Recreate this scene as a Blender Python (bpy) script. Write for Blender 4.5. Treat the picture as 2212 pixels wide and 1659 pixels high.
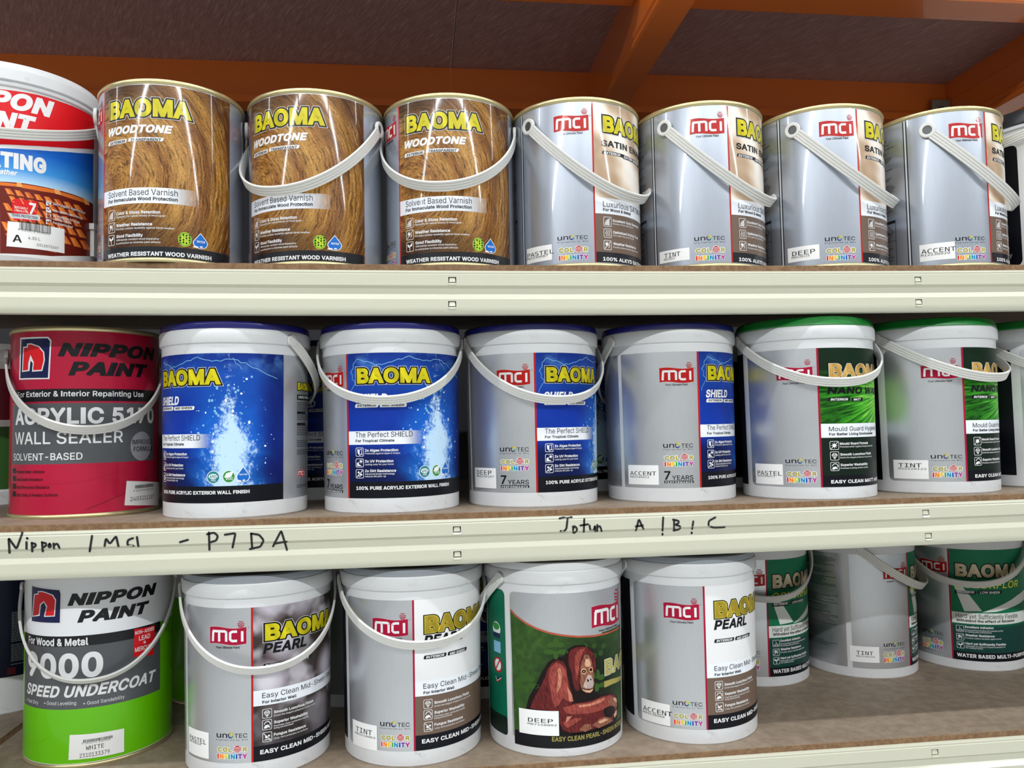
# Paint shop shelving: three rows of paint tins and pails on a cream steel rack.
import bpy, math, random
from mathutils import Vector, Matrix
from mathutils.geometry import tessellate_polygon, delaunay_2d_cdt
random.seed(7)
for o in list(bpy.data.objects): bpy.data.objects.remove(o)
scn = bpy.context.scene
COL = scn.collection
R = math.radians

# ------------------------------------------------------------------ camera
YAW, PITCH, ROLL = R(6.66), R(2.97), R(-1.10)
fw = Vector((math.sin(YAW)*math.cos(PITCH), math.cos(YAW)*math.cos(PITCH), math.sin(PITCH)))
r0 = Vector((math.cos(YAW), -math.sin(YAW), 0)); u0 = r0.cross(fw)
rt = math.cos(ROLL)*r0 + math.sin(ROLL)*u0; up = rt.cross(fw)
cam = bpy.data.cameras.new('camera'); camo = bpy.data.objects.new('camera', cam); COL.objects.link(camo)
camo.matrix_world = Matrix(((rt.x, up.x, -fw.x, 0), (rt.y, up.y, -fw.y, 0), (rt.z, up.z, -fw.z, 1.45), (0, 0, 0, 1)))
cam.sensor_width = 36; cam.sensor_fit = 'HORIZONTAL'; cam.lens = 1720/2212*36
cam.clip_start = .02; cam.clip_end = 60
scn.camera = camo

# ------------------------------------------------------------------ world, exposure
wd = bpy.data.worlds.new('shop_ambient'); scn.world = wd; wd.use_nodes = True
wd.node_tree.nodes['Background'].inputs[0].default_value = (.93, .97, 1, 1)
wd.node_tree.nodes['Background'].inputs[1].default_value = .33
vs = scn.view_settings
vs.view_transform = 'Standard'; vs.look = 'None'; vs.gamma = 1; vs.use_curve_mapping = False
vs.exposure = -0.08
LAMP_W = {'near': 9.5, 'far': 34.0}     # watts of one ceiling tube lamp in the two rows
LAMP_ROWS = {'near': (.42, 3.1), 'far': (-1.75, 3.1)}

# ------------------------------------------------------------------ materials
def lin(c):
    if isinstance(c, str):
        c = [int(c[i:i+2], 16)/255 for i in (1, 3, 5)]
    return tuple((x/12.92 if x <= .04045 else ((x+.055)/1.055)**2.4) for x in c)+(1,)
MATS = {}
def mat(name, c, rough=.4, metal=0, coat=0, spec=.5, build=None, bump=0, bscale=200):
    if name in MATS: return MATS[name]
    m = bpy.data.materials.new(name); m.use_nodes = True
    nt = m.node_tree; b = nt.nodes['Principled BSDF']
    b.inputs['Base Color'].default_value = lin(c)
    b.inputs['Roughness'].default_value = rough; b.inputs['Metallic'].default_value = metal
    b.inputs['Coat Weight'].default_value = coat; b.inputs['Coat Roughness'].default_value = .06
    b.inputs['Specular IOR Level'].default_value = spec
    if bump:
        n = nt.nodes.new('ShaderNodeTexNoise'); n.inputs['Scale'].default_value = bscale; n.inputs['Detail'].default_value = 3
        t = nt.nodes.new('ShaderNodeTexCoord'); nt.links.new(t.outputs['Object'], n.inputs['Vector'])
        u = nt.nodes.new('ShaderNodeBump'); u.inputs['Strength'].default_value = bump; u.inputs['Distance'].default_value = .001
        nt.links.new(n.outputs['Fac'], u.inputs['Height']); nt.links.new(u.outputs['Normal'], b.inputs['Normal'])
    if build: build(nt, b)
    MATS[name] = m
    return m
class NB:
    """small node builder on UV (decimetres along the surface, decimetres up)"""
    def __init__(s, nt, coord='UV'):
        s.nt = nt; s.tc = nt.nodes.new('ShaderNodeTexCoord').outputs[coord]
        sp = s.n('ShaderNodeSeparateXYZ'); nt.links.new(s.tc, sp.inputs[0]); s.u, s.v = sp.outputs[0], sp.outputs[1]
    def n(s, t): return s.nt.nodes.new(t)
    def put(s, sock, val):
        if hasattr(val, 'is_linked'): s.nt.links.new(val, sock)
        else: sock.default_value = val
    def m(s, op, a, b=0.0, c=0.0, clamp=False):
        x = s.n('ShaderNodeMath'); x.operation = op; x.use_clamp = clamp
        for i, q in enumerate((a, b, c)): s.put(x.inputs[i], q)
        return x.outputs[0]
    def xyz(s, a, b, c=0.0):
        x = s.n('ShaderNodeCombineXYZ')
        for i, q in enumerate((a, b, c)): s.put(x.inputs[i], q)
        return x.outputs[0]
    def noise(s, vec, scale, detail=3, rough=.55, dist=0):
        x = s.n('ShaderNodeTexNoise'); s.put(x.inputs['Vector'], vec); x.inputs['Scale'].default_value = scale
        x.inputs['Detail'].default_value = detail; x.inputs['Roughness'].default_value = rough; x.inputs['Distortion'].default_value = dist
        return x.outputs['Fac']
    def voro(s, vec, scale, feat='F1'):
        x = s.n('ShaderNodeTexVoronoi'); x.feature = feat; s.put(x.inputs['Vector'], vec); x.inputs['Scale'].default_value = scale
        return x.outputs['Distance']
    def ramp(s, fac, stops):
        x = s.n('ShaderNodeValToRGB'); s.put(x.inputs[0], fac); e = x.color_ramp.elements
        while len(e) < len(stops): e.new(.5)
        for el, (p, c) in zip(e, stops): el.position = p; el.color = lin(c)
        return x.outputs[0]
    def mix(s, fac, a, b):
        x = s.n('ShaderNodeMix'); x.data_type = 'RGBA'; s.put(x.inputs[0], fac)
        for i, q in ((6, a), (7, b)):
            if isinstance(q, str): q = lin(q)
            s.put(x.inputs[i], q)
        return x.outputs[2]
    def out(s, bsdf, col): s.nt.links.new(col, bsdf.inputs['Base Color'])
    def sm(s, x, a, b):
        q = s.n('ShaderNodeMapRange'); q.interpolation_type = 'SMOOTHSTEP'
        for i, z in enumerate((x, a, b, 0.0, 1.0)): s.put(q.inputs[i], z)
        return q.outputs[0]

def wood_print(nt, b):                                   # sawn log face with growth rings
    q = NB(nt); wv = q.noise(q.tc, 1.6, 2); w2 = q.noise(q.tc, 11, 3)
    du = q.m('SUBTRACT', q.u, .20); dv = q.m('SUBTRACT', q.v, 1.02)
    d = q.m('SQRT', q.m('ADD', q.m('MULTIPLY', du, du), q.m('MULTIPLY', q.m('MULTIPLY', dv, dv), .8)))
    d2 = q.m('ADD', d, q.m('MULTIPLY', q.m('SUBTRACT', wv, .5), .14)); d3 = q.m('ADD', d2, q.m('MULTIPLY', q.m('SUBTRACT', w2, .5), .045))
    ang = q.m('ARCTAN2', dv, du)
    base = q.ramp(q.m('DIVIDE', d2, 1.7), [(0, '#7c4d20'), (.1, '#b07e3c'), (.2, '#93602a'), (.3, '#b58440'), (.4, '#85531f'), (.5, '#c0904a'), (.6, '#a37133'), (.7, '#7a4c1d'), (.8, '#a5742f'), (.92, '#5a3311')])
    ring = q.noise(q.xyz(q.m('MULTIPLY', d3, 21), q.m('MULTIPLY', ang, 1.6), 0.0), 2.0, 3, .65)
    base = q.mix(q.m('MULTIPLY', q.sm(ring, .5, .36), .8), base, '#3d1f0b'); base = q.mix(q.m('MULTIPLY', q.sm(ring, .54, .7), .6), base, '#d9ab63')
    pore = q.noise(q.xyz(q.m('MULTIPLY', d3, 30), q.m('MULTIPLY', ang, 14), 0.0), 2.4, 3, .7)
    base = q.mix(q.m('MULTIPLY', q.sm(pore, .48, .36), .6), base, '#2e1508')
    edge = q.m('MAXIMUM', q.m('MULTIPLY', q.sm(q.v, .75, .3), q.sm(q.u, 1.5, .6)), q.m('MULTIPLY', q.sm(q.v, 1.75, 2.15), q.sm(q.u, 1.2, .3)))
    base = q.mix(q.m('MULTIPLY', edge, .85), base, '#2b120a')
    q.out(b, base)
def water_print(nt, b):                                  # blue storm sky with a column of splashing water
    q = NB(nt); n1 = q.noise(q.tc, 3, 4)
    base = q.ramp(q.m('MULTIPLY', q.v, .5), [(.1, '#06103c'), (.28, '#08206c'), (.5, '#0c37a4'), (.7, '#0b2f92'), (.88, '#1348a8'), (1, '#0d2f86')])
    wob = q.noise(q.tc, 4.2, 5, .65, .6)
    du = q.m('ABSOLUTE', q.m('ADD', q.m('SUBTRACT', q.u, 1.2), q.m('MULTIPLY', q.m('SUBTRACT', wob, .5), .55)))
    glow = q.m('MULTIPLY', q.sm(du, .62, .02), q.sm(q.v, 1.95, .7))
    base = q.mix(q.m('MULTIPLY', glow, .9), base, '#1c7ce6')
    base = q.mix(q.m('MULTIPLY', q.m('MULTIPLY', q.sm(q.u, .8, .3), q.sm(q.v, .9, .7)), .75), base, '#050d33')
    base = q.mix(q.m('MULTIPLY', q.sm(q.u, 1.45, 1.75), .7), base, '#07145a')
    cloud = q.m('MULTIPLY', q.sm(n1, .5, .75), q.sm(q.v, 1.7, 2.0)); base = q.mix(q.m('MULTIPLY', cloud, .7), base, '#5b93d8')
    w = q.m('MULTIPLY_ADD', q.sm(q.v, 1.7, .8), .36, .07)
    msk = q.m('SUBTRACT', 1.0, q.m('DIVIDE', du, w), clamp=True)
    s1 = q.noise(q.xyz(q.m('MULTIPLY', q.u, 1.6), q.v), 9, 6, .72, 1.2); s2 = q.noise(q.tc, 26, 5, .75, .8)
    sp = q.m('ADD', q.m('MULTIPLY', s1, .62), q.m('MULTIPLY', s2, .38))
    sp = q.m('ADD', sp, q.m('MULTIPLY_ADD', q.m('MULTIPLY', msk, q.m('MULTIPLY_ADD', q.sm(q.v, 1.8, .85), .65, .35)), .47, -.2))
    hi = q.m('MULTIPLY', q.sm(sp, .44, .66), q.sm(msk, 0.0, .18))
    base = q.mix(q.m('MULTIPLY', hi, .88), base, '#c9e8fb')
    q.out(b, base)
def streak_print(nt, b):                                 # bright green streaks fanning from the right
    q = NB(nt); du = q.m('SUBTRACT', q.u, 1.5); dv = q.m('SUBTRACT', q.v, 1.45)
    ang = q.m('ARCTAN2', dv, q.m('MULTIPLY', du, -1.0)); rad = q.m('SQRT', q.m('ADD', q.m('MULTIPLY', du, du), q.m('MULTIPLY', dv, dv)))
    st = q.noise(q.xyz(q.m('MULTIPLY', ang, 11), q.m('MULTIPLY', rad, .8), 0.0), 2.4, 5, .62)
    f = q.m('ADD', st, q.m('MULTIPLY_ADD', q.sm(rad, 1.5, .2), .28, -.14))
    c = q.ramp(f, [(.3, '#0c3a0c'), (.46, '#2f8a1c'), (.58, '#55b52c'), (.72, '#b4e86a')])
    c = q.mix(q.sm(q.v, 1.5, 1.78), c, '#0b2413'); c = q.mix(q.sm(q.v, .92, .8), c, '#0c1d14')
    q.out(b, c)
def satin_print(nt, b):                                  # folds of cream satin cloth
    q = NB(nt); n1 = q.noise(q.tc, 1.3, 2)
    w = q.m('SINE', q.m('ADD', q.m('MULTIPLY', q.m('ADD', q.u, q.m('MULTIPLY', q.v, .55)), 7.5), q.m('MULTIPLY', n1, 9)))
    q.out(b, q.ramp(q.m('MULTIPLY_ADD', w, .5, .5), [(0, '#b3977b'), (.35, '#d6c2ac'), (.7, '#ece1d4'), (1, '#f5eee6')]))
def pearl_print(nt, b):                                  # soft focus pearls on shells
    q = NB(nt); n1 = q.noise(q.tc, 2.6, 2); vv = q.voro(q.tc, 2.0)
    c = q.ramp(vv, [(.0, '#e2dfe6'), (.3, '#b9b4c0'), (.5, '#6e6468'), (.62, '#3c3330')])
    c = q.mix(q.m('MULTIPLY', q.sm(n1, .45, .65), .6), c, '#d4d0da'); c = q.mix(q.m('MULTIPLY', q.sm(q.v, .95, .6), .75), c, '#2d2628')
    q.out(b, c)
def green_paper(nt, b):                                  # deep green ground with a darker middle
    q = NB(nt); du = q.m('SUBTRACT', q.u, 1.0); dv = q.m('SUBTRACT', q.v, .85)
    d = q.m('SQRT', q.m('ADD', q.m('MULTIPLY', du, du), q.m('MULTIPLY', dv, dv))); n = q.noise(q.tc, 9, 3)
    c = q.mix(q.sm(n, .35, .7), '#2c4a20', '#3a5c26'); c = q.mix(q.m('MULTIPLY', q.sm(d, .95, .3), .9), c, '#0b1210')
    q.out(b, c)
def fur(c1, c2):
    def f(nt, b):
        q = NB(nt); n = q.noise(q.xyz(q.m('ADD', q.m('MULTIPLY', q.u, 3.2), q.m('MULTIPLY', q.v, .8)), q.m('MULTIPLY', q.v, .55)), 16, 4, .7, .5)
        q.out(b, q.ramp(n, [(.3, c1), (.7, c2)]))
    return f
def flor_print(nt, b):
    q = NB(nt); n = q.noise(q.tc, 2, 2)
    c = q.mix(n, '#117a55', '#0c6a4a'); c = q.mix(q.sm(q.v, .8, .7), c, '#12403a')
    q.out(b, c)
def sky_print(nt, b):
    q = NB(nt); q.out(b, q.ramp(q.m('MULTIPLY', q.m('SUBTRACT', q.v, 1.0), 1.4), [(0, '#bfe0f6'), (.25, '#3d96e0'), (.6, '#1163c8'), (1, '#0b4db2')]))
def silver(c1, c2):
    def f(nt, b):
        q = NB(nt); n = q.noise(q.xyz(q.m('MULTIPLY', q.u, 60), q.m('MULTIPLY', q.v, 1.2)), 3, 2)
        q.out(b, q.mix(n, c1, c2))
    return f
def two_tone(c1, c2, sc=7):
    def f(nt, b):
        q = NB(nt); n = q.noise(q.xyz(q.m('ADD', q.u, q.m('MULTIPLY', q.v, .5)), 0.0), sc, 1); q.out(b, q.ramp(n, [(.35, c1), (.65, c2)]))
    return f
INK = {  # print colours
 'W': '#e7e8ea', 'K': '#14151a', 'K2': '#2b2d33', 'R': '#b51a18', 'MG': '#a50f36', 'NAVY': '#141a4a', 'LRED': '#d8151f', 'DK': '#1d1f24', 'FOOT': '#0d0f18',
 'BAND': '#e9eef6', 'BAND2': '#c9d3e2', 'LIME': '#b7d331', 'TEAL': '#1f7f86', 'GREEN': '#2f8f3c', 'BLUE': '#1869c4', 'SKY': '#7fb6dc', 'OLIVE': '#a2974f', 'STK': '#f1f2f2',
 'GRY': '#9a9ba3', 'SIL': '#c9ced4', 'SWOOSH': '#b4533f', 'OPAT': '#2f4b1b', 'OPAT2': '#35561f', 'PALE': '#dfe3df', 'LY': '#e6e24a', 'BROWN': '#6d5a4e', 'BAONAVY': '#0a0a14',
 'ROOFD': '#6b1c12', 'ROOF': '#e0742b', 'ROOF2': '#f6a45c', 'ROOF3': '#cf5a1e', 'TINRED': '#b3173a', 'TGREY': '#55585c', 'TGREEN': '#66c000', 'TWHITE': '#eceef3', 'DGREEN': '#04644a', 'BLACKP': '#11131b',
 'C1': '#d7282b', 'C2': '#ee8a1e', 'C3': '#e6c21c', 'C4': '#3aa23c', 'C5': '#1a8ec2', 'C6': '#2148a6', 'C7': '#6a2b94', 'C8': '#b41f86', 'CGOLD': '#a39a2c', 'NAVYP': '#0b1236', 'INFOG': '#9fa3a8', 'TXT': '#3a3c42',
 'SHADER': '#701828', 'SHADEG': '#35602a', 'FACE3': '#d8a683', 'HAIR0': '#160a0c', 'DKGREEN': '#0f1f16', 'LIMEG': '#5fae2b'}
PRINT = {'WOOD': wood_print, 'WATER': water_print, 'STREAK': streak_print, 'SATIN': satin_print, 'PEARL': pearl_print, 'OGREEN': green_paper, 'FLOR': flor_print, 'SKYP': sky_print,
 'HAIR1': fur('#2c0d10', '#7c2a2a'), 'HAIR2': fur('#5c1a1c', '#b0564a'), 'HAIR3': fur('#8e3a34', '#e2a384'), 'FACE0': fur('#5a2f28', '#a86f58'), 'FACE1': fur('#b98368', '#e6bf9f'), 'FACE2': fur('#8e8286', '#d8bfb2'),
 'BAO_Y': two_tone('#b3a90c', '#dccf1f'), 'BAO_G': two_tone('#a9803a', '#dcb566'), 'BAO_P': two_tone('#8d7a20', '#b39a35'), 'BAO_F': two_tone('#b9a882', '#d9ccae'), 'BAO_O': two_tone('#9a9650', '#b5b06a')}
def ink(code, fin):
    """fin g = glossy lacquered tin, s = satin film on a plastic pail"""
    nm = 'print_%s_%s' % (code.lower(), 'gloss' if fin == 'g' else 'film')
    kw = dict(rough=.3, coat=.42, spec=.2) if fin == 'g' else dict(rough=.36, coat=0, spec=.2)
    if code == 'STK': kw = dict(rough=.5)
    if code == 'SILV':
        return mat(nm, '#b4b9c2' if fin == 'g' else '#a3a6aa', .3 if fin == 'g' else .34, .55 if fin == 'g' else .8, coat=.8 if fin == 'g' else .1, build=silver('#9da4b1', '#acb3be') if fin == 'g' else silver('#c3c6cc', '#d0d3d8'))
    if code.startswith('FADE'):                          # banner that thins out towards its right end
        a, e = [float(x) for x in code.split('_')[1:]]
        def fade(nt, b):
            q = NB(nt); nt.links.new(q.m('SUBTRACT', 1.0, q.sm(q.u, a, e)), b.inputs['Alpha'])
        return mat(nm, INK['BAND'], build=fade, **kw)
    if code in PRINT: return mat(nm, '#888888', build=PRINT[code], **kw)
    return mat(nm, INK[code], **kw)

CREAM = mat('cream_enamel_steel', '#c9c9b7', .32, coat=.3, bump=.12, bscale=700)
def scuffed(nt, b):
    q = NB(nt, 'Object'); n = q.noise(q.tc, 38, 6, .75, .4); n2 = q.noise(q.tc, 9, 2)
    q.out(b, q.mix(q.m('MULTIPLY', q.sm(n, .58, .74), q.sm(n2, .42, .62)), '#d7d9dc', '#aeaca7'))
PLASTIC = mat('white_plastic', '#d6d8db', .32, build=scuffed, bump=.1, bscale=60)
HANDLE = mat('white_handle_plastic', '#dcdcd9', .38)
GOLD = mat('gold_lacquered_tin', '#c9bd90', .28, .75)
TINM = mat('bare_tinplate', '#b9bcc0', .25, .9)
RIVET = mat('dull_grey_rivet', '#5d6062', .4, .6)
BLID = mat('blue_lid_plastic', '#1d1d6c', .25, coat=.3)
GLID = mat('green_lid_plastic', '#147a2e', .22, coat=.3)
CLID = mat('grey_translucent_lid', '#8d949c', .2, coat=.3)
KLID = mat('black_lid_plastic', '#1a1c22', .3)
def board_nodes(c1, c2, sc=60):
    def f(nt, b):
        q = NB(nt, 'Object'); n = q.noise(q.tc, sc, 5, .7); n2 = q.noise(q.tc, 7, 3)
        c = q.mix(q.sm(n, .3, .7), c1, c2); q.out(b, q.mix(q.m('MULTIPLY', q.sm(n2, .45, .75), .25), c, '#5f4c38'))
    return f
BOARD = mat('brown_hardboard', '#8f7a62', .6, build=board_nodes('#857565', '#9c8c7a'), bump=.2, bscale=400)
EDGE = mat('hardboard_sawn_edge', '#7d6144', .8, build=board_nodes('#6f5238', '#8d6f50', 160), bump=.4, bscale=600)
def deck_nodes(nt, b):
    q = NB(nt, 'Object'); sp = q.n('ShaderNodeSeparateXYZ'); nt.links.new(q.tc, sp.inputs[0])
    x, y = sp.outputs[0], sp.outputs[1]
    s = q.noise(q.xyz(q.m('MULTIPLY', q.m('ADD', x, q.m('MULTIPLY', y, .5)), 9), y), 26, 5, .7, .6)
    q.out(b, q.ramp(s, [(.3, '#8a6562'), (.55, '#a57f7b'), (.75, '#c9a79f')]))
DECK = mat('dark_red_plywood', '#5a3f3e', .6, build=deck_nodes, bump=.2, bscale=300)
ORANGE = mat('orange_rack_enamel', '#dd722c', .26, coat=.7, bump=.1, bscale=500)
MARKER = mat('black_marker_ink', '#0c0c12', .5)
BACKP = mat('dark_back_panel', '#2a2a30', .8)
# ------------------------------------------------------------------ object helpers
def link(name, data, parent=None, loc=None, rz=0):
    o = bpy.data.objects.new(name, data); COL.objects.link(o)
    if loc: o.location = loc
    if rz: o.rotation_euler = (0, 0, rz)
    if parent: o.parent = parent
    return o
def tag(o, label, cat, group=None, kind=None):
    o['label'] = label; o['category'] = cat
    if group: o['group'] = group
    if kind: o['kind'] = kind
    return o
def struct(o): o['kind'] = 'structure'; return o
def mesh(name, vs, fs, mats, mi=None, smooth=None):
    me = bpy.data.meshes.new(name); me.from_pydata(vs, [], fs)
    for m in (mats if isinstance(mats, (list, tuple)) else [mats]): me.materials.append(m)
    if mi: me.polygons.foreach_set('material_index', mi)
    if smooth is not None:
        me.polygons.foreach_set('use_smooth', [True]*len(me.polygons)); me.update(); me.set_sharp_from_angle(angle=R(smooth))
    me.update(); return me
def box(x0, x1, y0, y1, z0, z1):
    v = [(x, y, z) for z in (z0, z1) for y in (y0, y1) for x in (x0, x1)]
    return v, [(0, 2, 3, 1), (4, 5, 7, 6), (0, 1, 5, 4), (2, 6, 7, 3), (0, 4, 6, 2), (1, 3, 7, 5)]
def join(parts):
    V, F = [], []
    for v, f in parts:
        n = len(V); V += v; F += [tuple(i+n for i in q) for q in f]
    return V, F
def lathe(prof, n=128, close=False):
    V = []; F = []
    for r, z in prof:
        for k in range(n):
            a = 2*math.pi*k/n; V.append((r*math.sin(a), -r*math.cos(a), z))
    m = len(prof)
    for i in range(m-1 if not close else m):
        j = (i+1) % m
        for k in range(n):
            l = (k+1) % n; F.append((i*n+k, i*n+l, j*n+l, j*n+k))
    return V, F

# ------------------------------------------------------------------ flat print: text and shapes in (degrees round the can, mm up)
def bundled_font(fn):
    import os
    try: return bpy.data.fonts.load(os.path.join(bpy.utils.system_resource('DATAFILES', path='fonts'), fn))
    except Exception: return None
SANS, MONO = bundled_font('Inter.woff2'), bundled_font('DejaVuSansMono.woff2')   # ship with Blender itself
TXT = {}
def text_tris(s, w, sh, sp, multi=False, mono=False):
    key = (s, w, sh, sp, multi, mono)
    if key in TXT: return TXT[key]
    c = bpy.data.curves.new('t', 'FONT'); c.body = s
    f = MONO if mono else SANS
    if f: c.font = f
    c.space_character = sp; c.size = 1
    c.resolution_u = 2 if len(s) > 12 else 4; c.fill_mode = 'BOTH'
    for i in range(len(s)): c.body_format[i].material_index = i; c.materials.append(None)
    o = bpy.data.objects.new('t', c); COL.objects.link(o)
    dg = bpy.context.evaluated_depsgraph_get(); ev = o.evaluated_get(dg); cu = ev.to_curve(dg)
    nseg = 3 if len(s) > 12 else 5; groups = {}
    for spl in cu.splines:                                  # sample the letter outlines
        bp = spl.bezier_points; L = []
        for i in range(len(bp)):
            p, q = bp[i], bp[(i+1) % len(bp)]; a, b_, c_, d = p.co, p.handle_right, q.handle_left, q.co
            straight = abs(area(a, d, b_)) < 1e-5 and abs(area(a, d, c_)) < 1e-5
            for j in range(1 if straight else nseg):
                t = j/nseg; u = 1-t; P = a*u**3+b_*3*u*u*t+c_*3*u*t*t+d*t**3
                if not L or (P.x-L[-1].x)**2+(P.y-L[-1].y)**2 > 1e-8: L.append(Vector((P.x, P.y)))
        while len(L) > 2 and (L[0]-L[-1]).length < 1e-4: L.pop()
        if len(L) > 2: groups.setdefault(spl.material_index, []).append(L)
    ev.to_curve_clear(); bpy.data.objects.remove(o); bpy.data.curves.remove(c)
    V, T, MI = [], [], []; shift = 0.0
    for mi in sorted(groups):
        loops = groups[mi]
        if s[mi] == 'I' and not mono:                       # plain bar capital I
            xs = [p.x for L in loops for p in L]; ys = [p.y for L in loops for p in L]; m = (min(xs)+max(xs))/2; h = .047; ex = max(0, (max(xs)-min(xs))/2-h-.02)
            shift -= ex; loops = [[Vector((m-h, min(ys))), Vector((m+h, min(ys))), Vector((m+h, max(ys))), Vector((m-h, max(ys)))]]
        loops = [[Vector((p.x+shift+sh*p.y, p.y)) for p in L] for L in loops]
        if s[mi] == 'I' and not mono: shift -= ex
        pts = [p for L in loops for p in L]; fs = []; n = 0
        for L in loops: fs.append(list(range(n, n+len(L)))); n += len(L)
        eds = [(f[i-1], f[i]) for f in fs for i in range(len(f))]
        ov, _, of, _, _, _ = delaunay_2d_cdt(pts, eds, [], 0, 1e-6)
        bxs = [(min(p.x for p in L), max(p.x for p in L), min(p.y for p in L), max(p.y for p in L)) for L in loops]
        base = len(V); V += [(v.x, v.y) for v in ov]
        for f in of:
            cx = sum(ov[i].x for i in f)/3; cy = sum(ov[i].y for i in f)/3; wn = 0
            for L, bx in zip(loops, bxs):                   # keep triangles inside the letter (non-zero winding)
                if not (bx[0] <= cx <= bx[1] and bx[2] <= cy <= bx[3]): continue
                for i in range(len(L)):
                    p, q = L[i-1], L[i]
                    if (p.y <= cy) != (q.y <= cy):
                        xx = p.x+(cy-p.y)/(q.y-p.y)*(q.x-p.x)
                        if xx > cx: wn += 1 if q.y > p.y else -1
            if wn: T.append(tuple(base+i for i in f)); MI.append(mi)
    T = [t if area(V[t[0]], V[t[1]], V[t[2]]) > 0 else (t[0], t[2], t[1]) for t in T]
    if w > 0: V, T, MI = embolden(V, T, MI, w)
    TXT[key] = (V, T, MI); return TXT[key]
def embolden(V, T, MI, w):
    """thicken flat letters by w: a ribbon along every outline edge and a small disc at each real corner"""
    cnt = {}
    for t, m in zip(T, MI):
        for a, b in ((t[0], t[1]), (t[1], t[2]), (t[2], t[0])):
            if (b, a) in cnt: cnt[(b, a)] = None
            else: cnt[(a, b)] = m
    ed = [(a, b, m) for (a, b), m in cnt.items() if m is not None]
    V = list(V); T = list(T); MI = list(MI); dirs = {}
    for a, b, m in ed:
        p, q = V[a], V[b]; dx, dy = q[0]-p[0], q[1]-p[1]; l = math.hypot(dx, dy)
        if l < 1e-6: continue
        nx, ny = dy/l*w, -dx/l*w; n = len(V)      # outside of a counter-clockwise triangle is to the right
        V += [(p[0]+nx, p[1]+ny), (q[0]+nx, q[1]+ny)]; T += [(a, n, n+1), (a, n+1, b)]; MI += [m, m]
        dirs.setdefault(b, []).append((dx/l, dy/l, n+1, 0, m)); dirs.setdefault(a, []).append((dx/l, dy/l, n, 1, m))
    for v, ds in dirs.items():
        inn = [d for d in ds if d[3] == 0]; out = [d for d in ds if d[3] == 1]
        if len(inn) != 1 or len(out) != 1: continue
        i, o = inn[0], out[0]; cr = i[0]*o[1]-i[1]*o[0]; dt = i[0]*o[0]+i[1]*o[1]
        if cr <= .02: continue                       # only convex corners leave a wedge to fill
        n = len(V)
        if dt < .8 and dt > -.35:                   # mitred corner
            k = w/(1+dt); V.append((V[v][0]+(i[1]+o[1])*k, V[v][1]-(i[0]+o[0])*k)); T += [(v, i[2], n), (v, n, o[2])]; MI += [i[4]]*2
        else: T.append((v, i[2], o[2])); MI.append(i[4])
    return V, T, MI
def area(a, b, c): return (b[0]-a[0])*(c[1]-a[1])-(c[0]-a[0])*(b[1]-a[1])
def poly_tris(pts):
    if len(pts) == 3: ts = [(0, 1, 2)]
    else: ts = tessellate_polygon([[Vector((p[0], p[1], 0)) for p in pts]])
    out = []
    for a, b, c in ts:
        t = (pts[a], pts[b], pts[c])
        ar = area(*t)
        if abs(ar) < 1e-9: continue
        out.append(t if ar > 0 else (t[0], t[2], t[1]))
    return out
def ellipse(cx, cy, rx, ry, n=20): return [(cx+rx*math.cos(2*math.pi*i/n), cy+ry*math.sin(2*math.pi*i/n)) for i in range(n)]
def rrect(x0, x1, y0, y1, rx, ry, n=4):
    out = []
    for cx, cy, a in ((x1-rx, y1-ry, 0), (x0+rx, y1-ry, 90), (x0+rx, y0+ry, 180), (x1-rx, y0+ry, 270)):
        for i in range(n+1):
            t = R(a+90*i/n); out.append((cx+rx*math.cos(t), cy+ry*math.sin(t)))
    return out
def stroke_polys(pts, w, k=1.0):
    """ribbon of width w (mm) along pts; x in units of k mm"""
    out = []; P = [(p[0]*k, p[1]) for p in pts]
    for a, b in zip(P, P[1:]):
        dx, dy = b[0]-a[0], b[1]-a[1]; l = math.hypot(dx, dy) or 1e-6; nx, ny = -dy/l*w/2, dx/l*w/2
        out.append([(a[0]+nx, a[1]+ny), (a[0]-nx, a[1]-ny), (b[0]-nx, b[1]-ny), (b[0]+nx, b[1]+ny)])
    for a in P[1:-1] if w > .7 else []: out.append(ellipse(a[0], a[1], w/2, w/2, 8))
    return [[(x/k, y) for x, y in q] for q in out]

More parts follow.
